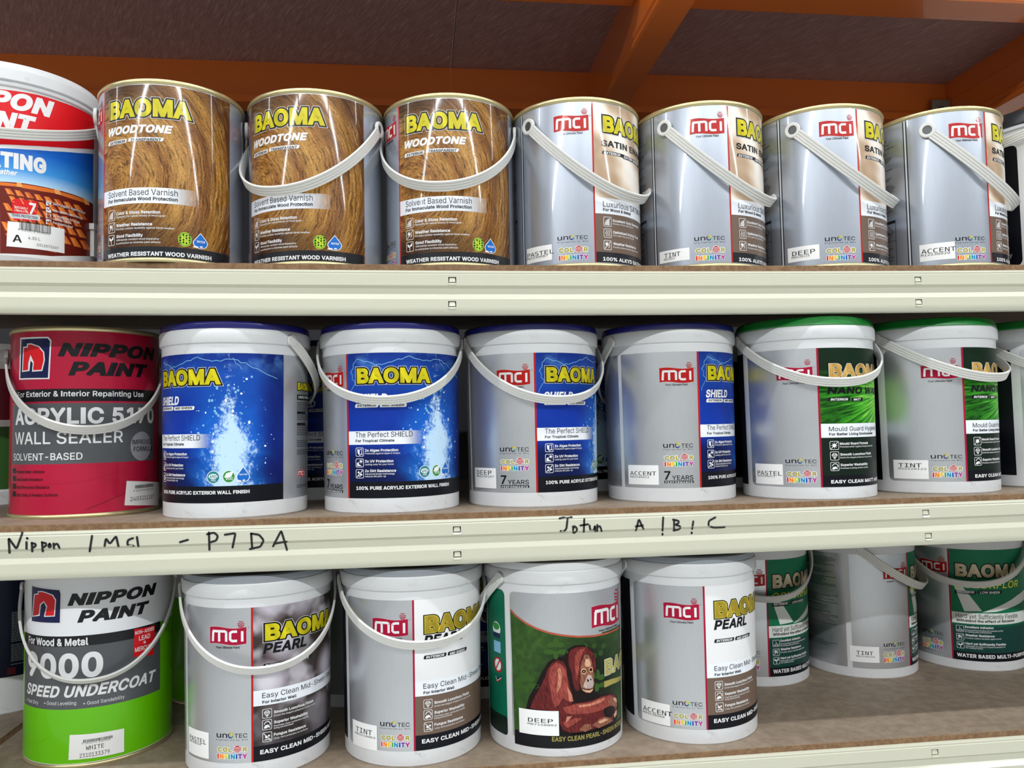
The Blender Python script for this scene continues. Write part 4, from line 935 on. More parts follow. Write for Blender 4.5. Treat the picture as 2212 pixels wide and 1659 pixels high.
  ('P','logo',[(-48.66,214.3),(-43.83,215.7),(-43.86,218.61),(-39.85,219.17),(-35.77,218.02),(-29.59,215.25),(-27.02,209.2),(-27.9,190.24),(-36.3,189.48),(-34.21,201.69),(-37.67,207.89),(-42.02,203.45),(-43.24,190.06),(-50.92,187.65)],'LRED',6),
  ('T','brand_lettering','NIPPON',-16.93,55.14,202.09,217.34,'K',0.05,0.25,4,1.0,{}),
  ('T','brand_lettering','PAINT',-9.38,47.04,180.48,195.73,'K',0.05,0.25,4,1.0,{}),
  ('T','banner_text','For Wood & Metal',-57.83,-1.08,151.88,161.28,'W',0.03,0,4,1.0,{}),
  ('T','product_lettering','9000',-58.13,9.68,111.41,142.92,'W',0.035,0,4,1.0,{}),
  ('T','product_lettering','SPEED UNDERCOAT',-59.58,54.46,87.97,102.47,'W',0.03,0.3,4,1.0,{}),
  ('T','feature_text','• Fast Dry',-60.75,-42.79,77.75,82.27,'W',0.0,0,4,1.0,{}),
  ('T','feature_text','• Good Levelling',-36.22,-9.58,78.81,83.25,'W',0.0,0,4,1.0,{}),
  ('T','feature_text','• Good Sandability',-4.23,25.69,77.34,81.79,'W',0.0,0,4,1.0,{}),
  ('P','badge',[(33.25,162.79),(42.65,161.67),(52.99,160.67),(51.66,122.26),(41.56,125.17),(32.73,126.98)],'LRED',5),
  ('T','badge','NON-ADDED',33.82,51.98,155.13,159.76,'W',0.02,0,6,1.0,{}),
  ('T','badge','LEAD',37.17,47.82,146.38,152.38,'W',0.02,0,6,1.0,{}),
  ('T','badge','&',41.26,43.71,141.07,144.74,'W',0.02,0,6,1.0,{}),
  ('T','badge','MERCURY',33.78,51.34,132.68,138.62,'W',0.02,0,6,1.0,{}),
 ],
 'st_k9':[
  ('P','sticker',[(-14.18,41.76),(25.43,39.3),(25.53,9.82),(-14.98,11.1)],'STK',5),
  ('T','sticker_text','9 555076 600568',-5.1,15.29,28.8,31.18,'K',0,0,7,1.1,{}),
  ('T','sticker_text','WHITE',-2.29,10.7,21.32,26.39,'K',0.0,0,7,1.0,{}),
  ('T','sticker_text','2310133379',-6.69,14.71,12.62,17.66,'K',0,0,7,1.0,{}),
  ('BAR',(-4.18,30.92),(16.96,34.37),15),
 ],
 'redtin':[
  ('P','logo',[(-57.03,230.77),(-28.85,229.8),(-26.23,225.43),(-27.53,176.14),(-57.95,176.79)],'W',3),
  ('P','logo',[(-55.37,228.32),(-29.43,227.95),(-27.39,224.53),(-28.72,177.67),(-56.3,178.55)],'NAVY',4),
  ('P','logo',[(-52.95,218.67),(-48.59,218.84),(-48.63,222.41),(-43.92,222.41),(-36.23,218.37),(-31.98,210.71),(-31.29,200.44),(-33.42,186.57),(-42.84,186.1),(-42.22,197.25),(-44.46,200.19),(-45.39,187.18),(-54.04,186.45)],'W',5),
  ('P','logo',[(-51.83,217.06),(-47.43,217.25),(-47.47,220.81),(-43.91,220.91),(-36.88,217.1),(-32.97,210.19),(-32.28,200.48),(-34.19,188.09),(-41.7,187.9),(-41.08,198.12),(-44.53,207.67),(-46.74,197.54),(-46.97,188.59),(-52.93,188.06)],'LRED',6),
  ('T','brand_lettering','NIPPON',-21.45,65.01,204.75,222.11,'K',0.05,0.25,4,1.0,{}),
  ('T','brand_lettering','PAINT',-13.48,52.73,180.39,198.1,'K',0.05,0.25,4,1.0,{}),
  ('T','banner_text','For Exterior & Interior Repainting Use',-59.85,47.72,153.93,161.06,'W',0.015,0,4,1.0,{}),
  ('T','product_lettering','ACRYLIC 5170',-62.94,62.54,118.93,139.99,'W',0.03,0,4,1.0,{}),
  ('T','product_lettering','WALL SEALER',-63.0,27.59,94.11,109.85,'W',0.01,0,4,1.0,{}),
  ('T','product_lettering','SOLVENT-BASED',-65.34,-2.66,73.76,82.75,'W',0.01,0,4,1.0,{}),
  ('E','badge',46.08,88.23,11.83,19.61,'GRY',4),
  ('T','badge','IMPROVED',36.2,58.72,90.59,97.16,'K',0.01,0,5,1.0,{}),
  ('T','badge','FORMULA',37.24,60.81,81.38,87.94,'K',0.01,0,5,1.0,{}),
  ('B','tick_box',-67.25,-61.62,57.34,63.89,'K',3,0,0),
  ('T','feature_text','Promotes Better Adhesion',-60.36,-30.84,57.58,61.66,'K',0.01,0,4,1.0,{}),
  ('B','tick_box',-67.03,-61.45,47.53,54.07,'K',3,0,0),
  ('T','feature_text','Good Alkaline Resistance',-60.2,-32.11,47.91,51.98,'K',0.01,0,4,1.0,{}),
  ('B','tick_box',-66.81,-61.28,37.73,44.26,'K',3,0,0),
  ('T','feature_text','Good Efflorescence Resistance',-60.04,-26.81,38.15,42.23,'K',0.01,0,4,1.0,{}),
  ('B','tick_box',-66.59,-61.12,27.95,34.47,'K',3,0,0),
  ('T','feature_text','Suits Chalky & Powdery Surfaces',-59.89,-20.13,28.35,32.43,'K',0.01,0,4,1.0,{}),
 ],
 'st_red':[
  ('P','sticker',[(30.97,43.43),(85.06,35.43),(78.45,4.07),(29.17,11.84)],'STK',5),
  ('T','sticker_text','9 555076 604166',37.15,61.67,28.39,30.7,'K',0,0,7,1.0,{}),
  ('T','sticker_text','2403211107',34.4,63.45,16.52,21.88,'K',0,0,7,1.0,{}),
  ('BAR',(38.59,32.34),(63.02,36.76),14),
 ],
 'roof':[
  ('P','red_panel',[(-22.83,214.74),(-0.44,217.17),(15.0,217.4),(30.11,218.45),(42.04,219.19),(49.45,218.29),(49.17,176.86),(22.36,161.25),(8.15,154.97),(-7.75,149.43),(-22.38,146.08)],'LRED',2),
  ('P','blue_panel',[(-22.35,141.3),(-7.72,144.43),(8.18,149.53),(28.03,158.7),(48.05,169.77),(48.33,100.79),(33.56,101.87),(11.08,101.81),(-10.45,101.56),(-22.08,100.02)],'SKYP',2),
  ('P','roof_picture',[(-22.08,100.02),(-10.45,101.56),(11.08,101.81),(33.56,101.87),(48.33,100.79),(48.41,29.84),(8.95,15.57),(-21.5,11.67)],'ROOFD',2),
  ('P','roof_picture',[(-22.07,99.23),(-12.65,99.76),(-12.62,96.09),(-22.05,95.27)],'ROOF',4),
  ('P','roof_picture',[(-12.66,101.36),(-10.08,101.68),(-9.3,96.31),(-12.62,96.09)],'ROOF2',5),
  ('P','roof_picture',[(-9.7,100.2),(10.2,100.92),(12.91,96.85),(2.66,95.44),(-9.67,95.39)],'ROOF',4),
  ('P','roof_picture',[(10.2,101.91),(14.27,101.62),(15.23,96.25),(11.11,96.05)],'ROOF2',5),
  ('P','roof_picture',[(14.74,100.18),(34.97,100.88),(39.61,96.35),(23.85,95.31),(14.76,96.03)],'ROOF',4),
  ('P','roof_picture',[(34.96,101.74),(41.27,101.54),(42.22,95.93),(36.48,94.77)],'ROOF2',5),
  ('P','roof_picture',[(-19.43,92.54),(-16.5,92.24),(-13.7,85.5),(-17.8,85.55)],'ROOF',4),
  ('P','roof_picture',[(-18.73,92.07),(-18.1,91.59),(-16.3,85.93),(-17.08,86.1)],'ROOF2',5),
  ('P','roof_picture',[(-13.91,91.81),(-10.94,91.63),(-8.09,84.99),(-12.27,84.85)],'ROOF',4),
  ('P','roof_picture',[(-13.2,91.37),(-12.57,90.91),(-10.74,85.3),(-11.54,85.44)],'ROOF2',5),
  ('P','roof_picture',[(-8.31,91.1),(-5.26,91.06),(-2.31,84.51),(-6.62,84.18)],'ROOF3',4),
  ('P','roof_picture',[(-7.58,90.69),(-6.92,90.26),(-5.05,84.69),(-5.87,84.8)],'ROOF2',5),
  ('P','roof_picture',[(-2.53,90.42),(0.64,90.54),(3.73,84.09),(-0.78,83.53)],'ROOF',4),
  ('P','roof_picture',[(-1.77,90.05),(-1.1,89.65),(0.86,84.13),(0.0,84.19)],'ROOF2',5),
  ('P','roof_picture',[(3.5,89.81),(6.86,90.1),(10.16,83.77),(5.35,82.95)],'ROOF',4),
  ('P','roof_picture',[(4.3,89.47),(5.01,89.1),(7.08,83.65),(6.17,83.66)],'ROOF2',5),
  ('P','roof_picture',[(9.92,89.3),(13.55,89.8),(17.16,83.62),(11.9,82.48)],'ROOF3',4),
  ('P','roof_picture',[(10.77,89.0),(11.55,88.68),(13.79,83.29),(12.8,83.25)],'ROOF2',5),
  ('P','roof_picture',[(16.9,88.96),(20.95,89.75),(25.07,83.79),(19.1,82.21)],'ROOF',4),
  ('P','roof_picture',[(17.85,88.73),(18.71,88.45),(21.22,83.18),(20.11,83.06)],'ROOF2',5),
  ('P','roof_picture',[(24.77,88.94),(29.53,90.14),(34.57,84.58),(27.33,82.31)],'ROOF',4),
  ('P','roof_picture',[(25.87,88.79),(26.87,88.59),(29.85,83.5),(28.52,83.26)],'ROOF2',5),
  ('P','roof_picture',[(-17.13,83.66),(-14.19,83.38),(-11.12,75.56),(-15.28,75.71)],'ROOF',4),
  ('P','roof_picture',[(-16.43,83.2),(-15.8,82.72),(-13.74,76.11),(-14.53,76.33)],'ROOF2',5),
  ('P','roof_picture',[(-11.59,82.88),(-8.59,82.74),(-5.45,75.01),(-9.7,74.98)],'ROOF3',4),
  ('P','roof_picture',[(-10.87,82.45),(-10.23,82.0),(-8.13,75.44),(-8.94,75.63)],'ROOF2',5),
  ('P','roof_picture',[(-5.92,82.13),(-2.83,82.13),(0.44,74.49),(-3.98,74.26)],'ROOF',4),
  ('P','roof_picture',[(-5.18,81.73),(-4.52,81.3),(-2.36,74.8),(-3.19,74.94)],'ROOF2',5),
  ('P','roof_picture',[(-0.06,81.41),(3.18,81.56),(6.63,74.03),(1.97,73.57)],'ROOF',4),
  ('P','roof_picture',[(0.71,81.04),(1.41,80.65),(3.68,74.2),(2.8,74.3)],'ROOF2',5),
  ('P','roof_picture',[(6.11,80.76),(9.57,81.09),(13.29,73.68),(8.27,72.96)],'ROOF3',4),
  ('P','roof_picture',[(6.93,80.43),(7.67,80.07),(10.1,73.68),(9.16,73.74)],'ROOF2',5),
  ('P','roof_picture',[(12.73,80.22),(16.51,80.78),(20.66,73.55),(15.09,72.47)],'ROOF',4),
  ('P','roof_picture',[(13.63,79.94),(14.43,79.62),(17.1,73.32),(16.06,73.32)],'ROOF2',5),
  ('P','roof_picture',[(20.03,79.89),(24.32,80.76),(29.17,73.82),(22.69,72.22)],'ROOF',4),
  ('P','roof_picture',[(21.03,79.67),(21.94,79.41),(24.99,73.25),(23.8,73.16)],'ROOF2',5),
  ('P','roof_picture',[(28.43,79.94),(33.64,81.31),(39.91,74.95),(31.61,72.44)],'ROOF3',4),
  ('P','roof_picture',[(29.62,79.82),(30.71,79.66),(34.47,73.77),(32.98,73.52)],'ROOF2',5),
  ('P','roof_picture',[(-20.32,74.3),(-17.4,73.93),(-14.11,64.92),(-18.25,65.36)],'ROOF',4),
  ('P','roof_picture',[(-19.62,73.82),(-18.99,73.32),(-16.7,65.71),(-17.48,66.0)],'ROOF2',5),
  ('P','roof_picture',[(-14.82,73.47),(-11.86,73.22),(-8.51,64.3),(-12.73,64.57)],'ROOF3',4),
  ('P','roof_picture',[(-14.11,73.02),(-13.48,72.54),(-11.15,64.99),(-11.95,65.25)],'ROOF2',5),
  ('P','roof_picture',[(-9.24,72.65),(-6.21,72.53),(-2.76,63.69),(-7.1,63.78)],'ROOF',4),
  ('P','roof_picture',[(-8.51,72.22),(-7.87,71.77),(-5.48,64.27),(-6.3,64.5)],'ROOF2',5),
  ('P','roof_picture',[(-3.5,71.84),(-0.36,71.86),(3.25,63.12),(-1.29,63.01)],'ROOF',4),
  ('P','roof_picture',[(-2.75,71.44),(-2.08,71.02),(0.4,63.57),(-0.46,63.76)],'ROOF2',5),
  ('P','roof_picture',[(2.47,71.07),(5.79,71.24),(9.64,62.61),(4.81,62.26)],'ROOF3',4),
  ('P','roof_picture',[(3.26,70.7),(3.97,70.31),(6.59,62.92),(5.68,63.07)],'ROOF2',5),
  ('P','roof_picture',[(8.81,70.36),(12.38,70.72),(16.58,62.24),(11.31,61.6)],'ROOF',4),
  ('P','roof_picture',[(9.65,70.04),(10.41,69.68),(13.24,62.36),(12.26,62.46)],'ROOF2',5),
  ('P','roof_picture',[(15.67,69.78),(19.63,70.39),(24.39,62.12),(18.43,61.09)],'ROOF',4),
  ('P','roof_picture',[(16.6,69.51),(17.44,69.2),(20.6,61.99),(19.5,62.02)],'ROOF2',5),
  ('P','roof_picture',[(23.35,69.45),(27.95,70.41),(33.71,62.52),(26.54,60.87)],'ROOF3',4),
  ('P','roof_picture',[(24.42,69.25),(25.39,69.01),(29.09,61.98),(27.79,61.91)],'ROOF2',5),
  ('P','roof_picture',[(-18.02,62.87),(-15.08,62.51),(-11.52,52.41),(-15.71,52.97)],'ROOF',4),
  ('P','roof_picture',[(-17.31,62.39),(-16.68,61.9),(-14.13,53.33),(-14.92,53.67)],'ROOF2',5),
  ('P','roof_picture',[(-12.49,61.98),(-9.51,61.74),(-5.86,51.72),(-10.15,52.12)],'ROOF',4),
  ('P','roof_picture',[(-11.77,61.53),(-11.14,61.06),(-8.54,52.55),(-9.34,52.86)],'ROOF2',5),
  ('P','roof_picture',[(-6.86,61.09),(-3.78,60.98),(-0.0,51.04),(-4.45,51.26)],'ROOF3',4),
  ('P','roof_picture',[(-6.12,60.67),(-5.47,60.22),(-2.79,51.76),(-3.62,52.04)],'ROOF2',5),
  ('P','roof_picture',[(-1.03,60.21),(2.17,60.24),(6.16,50.39),(1.47,50.41)],'ROOF',4),
  ('P','roof_picture',[(-0.27,59.82),(0.41,59.4),(3.22,50.99),(2.35,51.23)],'ROOF2',5),
  ('P','roof_picture',[(5.07,59.37),(8.48,59.55),(12.77,49.82),(7.73,49.6)],'ROOF',4),
  ('P','roof_picture',[(5.88,59.0),(6.61,58.61),(9.6,50.27),(8.66,50.47)],'ROOF2',5),
  ('P','roof_picture',[(11.6,58.59),(15.31,58.98),(20.06,49.41),(14.48,48.87)],'ROOF3',4),
  ('P','roof_picture',[(12.47,58.27),(13.26,57.92),(16.53,49.66),(15.51,49.81)],'ROOF2',5),
  ('P','roof_picture',[(18.75,57.97),(22.94,58.62),(28.44,49.31),(21.99,48.33)],'ROOF',4),
  ('P','roof_picture',[(19.73,57.71),(20.62,57.4),(24.33,49.28),(23.15,49.35)],'ROOF2',5),
  ('P','roof_picture',[(26.91,57.64),(31.91,58.71),(38.92,49.92),(30.75,48.16)],'ROOF',4),
  ('P','roof_picture',[(28.06,57.46),(29.11,57.23),(33.63,49.36),(32.18,49.31)],'ROOF2',5),
  ('P','roof_picture',[(-21.18,51.08),(-18.26,50.62),(-14.48,39.32),(-18.66,40.17)],'ROOF',4),
  ('P','roof_picture',[(-20.48,50.58),(-19.85,50.06),(-17.07,40.49),(-17.85,40.9)],'ROOF2',5),
  ('P','roof_picture',[(-15.69,50.13),(-12.74,49.79),(-8.9,38.57),(-13.15,39.27)],'ROOF',4),
  ('P','roof_picture',[(-14.99,49.66),(-14.35,49.17),(-11.54,39.64),(-12.33,40.03)],'ROOF2',5),
  ('P','roof_picture',[(-10.13,49.17),(-7.12,48.94),(-3.17,37.8),(-7.54,38.34)],'ROOF3',4),
  ('P','roof_picture',[(-9.41,48.72),(-8.77,48.25),(-5.88,38.78),(-6.7,39.14)],'ROOF2',5),
  ('P','roof_picture',[(-4.43,48.2),(-1.31,48.1),(2.82,37.03),(-1.76,37.39)],'ROOF',4),
  ('P','roof_picture',[(-3.69,47.78),(-3.02,47.33),(-0.03,37.91),(-0.88,38.23)],'ROOF2',5),
  ('P','roof_picture',[(1.49,47.24),(4.77,47.27),(9.16,36.3),(4.3,36.45)],'ROOF',4),
  ('P','roof_picture',[(2.27,46.84),(2.97,46.42),(6.13,37.05),(5.23,37.34)],'ROOF2',5),
  ('P','roof_picture',[(7.75,46.3),(11.27,46.5),(16.04,35.65),(10.76,35.55)],'ROOF3',4),
  ('P','roof_picture',[(8.58,45.94),(9.33,45.55),(12.73,36.24),(11.76,36.49)],'ROOF2',5),
  ('P','roof_picture',[(14.5,45.45),(18.38,45.85),(23.76,35.19),(17.81,34.75)],'ROOF',4),
  ('P','roof_picture',[(15.41,45.13),(16.23,44.78),(20.01,35.57),(18.92,35.76)],'ROOF2',5),
  ('P','roof_picture',[(22.01,44.77),(26.47,45.47),(32.92,35.13),(25.8,34.17)],'ROOF',4),
  ('P','roof_picture',[(23.05,44.51),(23.99,44.21),(28.38,35.17),(27.1,35.28)],'ROOF2',5),
  ('P','roof_picture',[(30.78,44.45),(36.33,45.64),(45.23,36.12),(35.47,34.07)],'ROOF3',4),
  ('P','roof_picture',[(32.04,44.29),(33.2,44.08),(38.83,35.42),(37.14,35.36)],'ROOF2',5),
  ('P','roof_picture',[(-18.86,37.11),(-15.94,36.66),(-11.88,24.24),(-16.11,25.23)],'ROOF3',4),
  ('P','roof_picture',[(-18.16,36.61),(-17.53,36.1),(-14.49,25.56),(-15.27,26.02)],'ROOF2',5),
  ('P','roof_picture',[(-13.35,36.09),(-10.39,35.74),(-6.25,23.4),(-10.57,24.24)],'ROOF',4),
  ('P','roof_picture',[(-12.64,35.61),(-12.01,35.12),(-8.91,24.63),(-9.72,25.06)],'ROOF2',5),
  ('P','roof_picture',[(-7.75,35.04),(-4.7,34.81),(-0.41,22.52),(-4.89,23.22)],'ROOF',4),
  ('P','roof_picture',[(-7.02,34.59),(-6.37,34.11),(-3.18,23.66),(-4.01,24.07)],'ROOF2',5),
  ('P','roof_picture',[(-1.97,33.97),(1.21,33.86),(5.72,21.65),(1.0,22.17)],'ROOF3',4),
  ('P','roof_picture',[(-1.21,33.54),(-0.54,33.09),(2.79,22.69),(1.92,23.07)],'ROOF2',5),
  ('P','roof_picture',[(4.07,32.9),(7.44,32.92),(12.28,20.81),(7.22,21.12)],'ROOF',4),
  ('P','roof_picture',[(4.87,32.5),(5.59,32.08),(9.13,21.72),(8.2,22.07)],'ROOF2',5),
  ('P','warranty_mark',[(-15.07,78.64),(-13.26,81.04),(-0.45,81.57),(-0.03,76.86),(-0.75,64.94),(-14.97,61.95)],'LRED',5),
  ('P','warranty_mark',[(-17.36,61.88),(1.39,64.7),(1.27,57.84),(-15.66,56.23)],'SIL',6),
  ('P','warranty_mark',[(-14.93,56.39),(-1.1,57.87),(-1.86,55.2),(-13.1,54.45)],'LRED',5),
  ('T','warranty_mark','SPECIALLY',-13.77,-6.07,68.91,71.76,'W',0.01,0,7,1.0,{}),
  ('T','warranty_mark','FORMULATED',-13.75,-6.05,65.31,67.54,'W',0.01,0,7,1.0,{}),
  ('T','warranty_mark','7',-5.36,-1.29,64.11,78.57,'W',0.03,0,7,1.0,{}),
  ('T','warranty_mark','YEARS PROTECTION',-15.31,-0.32,58.74,62.23,'K',0.015,0,7,1.0,{}),
  ('B','tick_box',5.01,8.39,78.74,85.27,'W',4,0,0),
  ('S','tick_mark',[(5.69,82.59),(6.45,80.93),(7.87,85.11)],0.6,'K',5),
  ('T','feature_text','Dirt,Fungus & Algae Resistant',9.62,36.88,81.21,84.5,'W',0.015,0,6,1.0,{}),
  ('B','tick_box',5.06,8.44,70.26,76.78,'W',4,0,0),
  ('S','tick_mark',[(5.73,74.1),(6.5,72.43),(7.91,76.59)],0.6,'K',5),
  ('T','feature_text','Non-added Lead & Mercury',9.66,33.77,72.6,75.89,'W',0.015,0,6,1.0,{}),
  ('B','tick_box',5.1,8.48,62.45,68.96,'W',4,0,0),
  ('S','tick_mark',[(5.78,66.27),(6.54,64.6),(7.96,68.73)],0.6,'K',5),
  ('T','feature_text','UV Protection for Longer',9.71,31.14,65.94,69.21,'W',0.015,0,6,1.0,{}),
  ('B','tick_box',5.14,8.53,54.96,61.47,'W',4,0,0),
  ('S','tick_mark',[(5.82,58.78),(6.59,57.09),(8.0,61.21)],0.6,'K',5),
  ('T','feature_text','For Exterior Roof',9.75,24.64,56.94,60.21,'W',0.015,0,6,1.0,{}),
  ('T','feature_text','Lasting Colours',9.73,22.96,62.24,65.51,'W',0.015,0,6,1.0,{}),
 ],
 'st_roof':[
  ('P','sticker',[(-17.44,51.87),(17.89,53.32),(18.08,21.85),(-17.97,20.91)],'STK',8),
  ('T','sticker_text','9 555076 604801',-11.55,7.51,41.67,44.55,'K',0,0,10,1.0,{}),
  ('T','sticker_text','A',-14.61,-9.26,27.12,36.31,'K',0.01,0,10,1.0,{}),
  ('T','sticker_text','4.30 L',-5.7,1.57,32.52,36.04,'K',0,0,10,1.0,{}),
  ('T','sticker_text','2312072269',-0.52,13.32,25.47,28.69,'K',0,0,10,1.0,{}),
  ('BAR',(-10.83,43.05),(8.3,54.6),22),
 ],
 'flor':[
  ('T','brand_lettering','BAOMA',4.23,71.88,152.14,176.96,'BAO_F',0.048,0,4,1.0,{}),
  ('T','product_lettering','COLORFLOR',4.17,71.48,135.62,146.97,'LY',0.012,0.15,4,1.0,{}),
  ('B','pill',3.92,23.36,125.23,131.13,'K',3,0.3,1),
  ('T','pill_text','EXTERIOR',5.76,21.6,127.05,130.82,'W',0.025,0.2,5,1.0,{}),
  ('B','pill',24.58,48.6,126.64,132.46,'K',3,0.3,1),
  ('T','pill_text','LOW SHEEN',26.8,46.47,127.33,131.05,'W',0.025,0.2,5,1.0,{}),
  ('T','banner_text','Hard yet Sufficiently Flexible',3.78,68.59,85.58,93.12,'K2',-0.004,0,4,1.0,{}),
  ('T','banner_text','Withstand the effect of Abrasion',3.87,62.88,79.71,83.93,'K',0.024,0,4,1.0,{}),
  ('I','icon','foot',3.44,10.7,62.52,73.11,'W',4),
  ('I','icon','storm',3.47,10.46,48.5,59.55,'W',4),
  ('I','icon','sprout',3.51,10.37,35.2,46.24,'W',4),
  ('T','feature_text','Excellent Adhesion',11.71,38.29,69.53,73.28,'W',0.026,0,4,1.0,{}),
  ('T','feature_text','Ensures perfect bonding with substrate surface',11.61,48.29,65.25,67.58,'W',0.004,0,4,1.0,{}),
  ('T','feature_text','for lasting paint performance',11.52,36.11,62.34,64.68,'W',0.004,0,4,1.0,{}),
  ('T','feature_text','Weather Resistance',11.62,39.01,56.1,59.83,'W',0.026,0,4,1.0,{}),
  ('T','feature_text','Provides outdoor durability against harsh',11.52,45.97,52.13,54.47,'W',0.004,0,4,1.0,{}),
  ('T','feature_text','Hard yet Sufficiently Flexible',11.53,50.7,42.45,46.2,'W',0.026,0,4,1.0,{}),
  ('T','feature_text','Withstand the effects of impact & abrasion on',11.43,49.92,38.78,41.12,'W',0.004,0,4,1.0,{}),
  ('T','feature_text','the coating surface',11.34,27.28,36.0,38.33,'W',0.004,0,4,1.0,{}),
  ('T','footer_lettering','WATER BASED MULTI-PURPOSE FLOOR',3.11,101.11,21.18,27.28,'W',0.03,0,4,1.0,{}),
  ('P','chevron',[(3.21,138.76),(9.14,142.04),(27.96,98.57),(11.81,96.86)],'PALE',3),
  ('P','chevron',[(27.9,96.25),(70.14,122.08),(86.97,127.7),(84.95,111.69),(41.74,97.56)],'PALE',3),
  ('MCI',(-31.27,176.4),(-31.72,160.47),(-1.81,176.43),(-2.74,157.03),(-7.48,180.14),3.31,'R'),
  ('T','tagline','Your Ultimate Paint',-28.15,-20.66,154.03,156.31,'K',0.015,0,4,1.0,{}),
  ('UNO',-33.67,-9.18,51.31,57.17),
  ('T','technology_tagline','Engineered by MCI',-33.77,-9.39,46.8,48.38,'K',0,0,4,1.5,{}),
  ('CI',-34.14,-9.63,34.39,42.73,25.85,33.95),
 ],
 'st_cf2':[
  ('B','sticker',-66.64,-38.61,25.95,51.16,'STK',4,0,0),
  ('T','sticker_text','TINT',-60.31,-44.42,37.63,43.56,'K',0,0,6,1.0,{}),
  ('T','sticker_text','M01240256',-60.39,-42.9,34.03,36.32,'K',0,0,6,1.0,{}),
 ],
 'blk':[
 ],
}
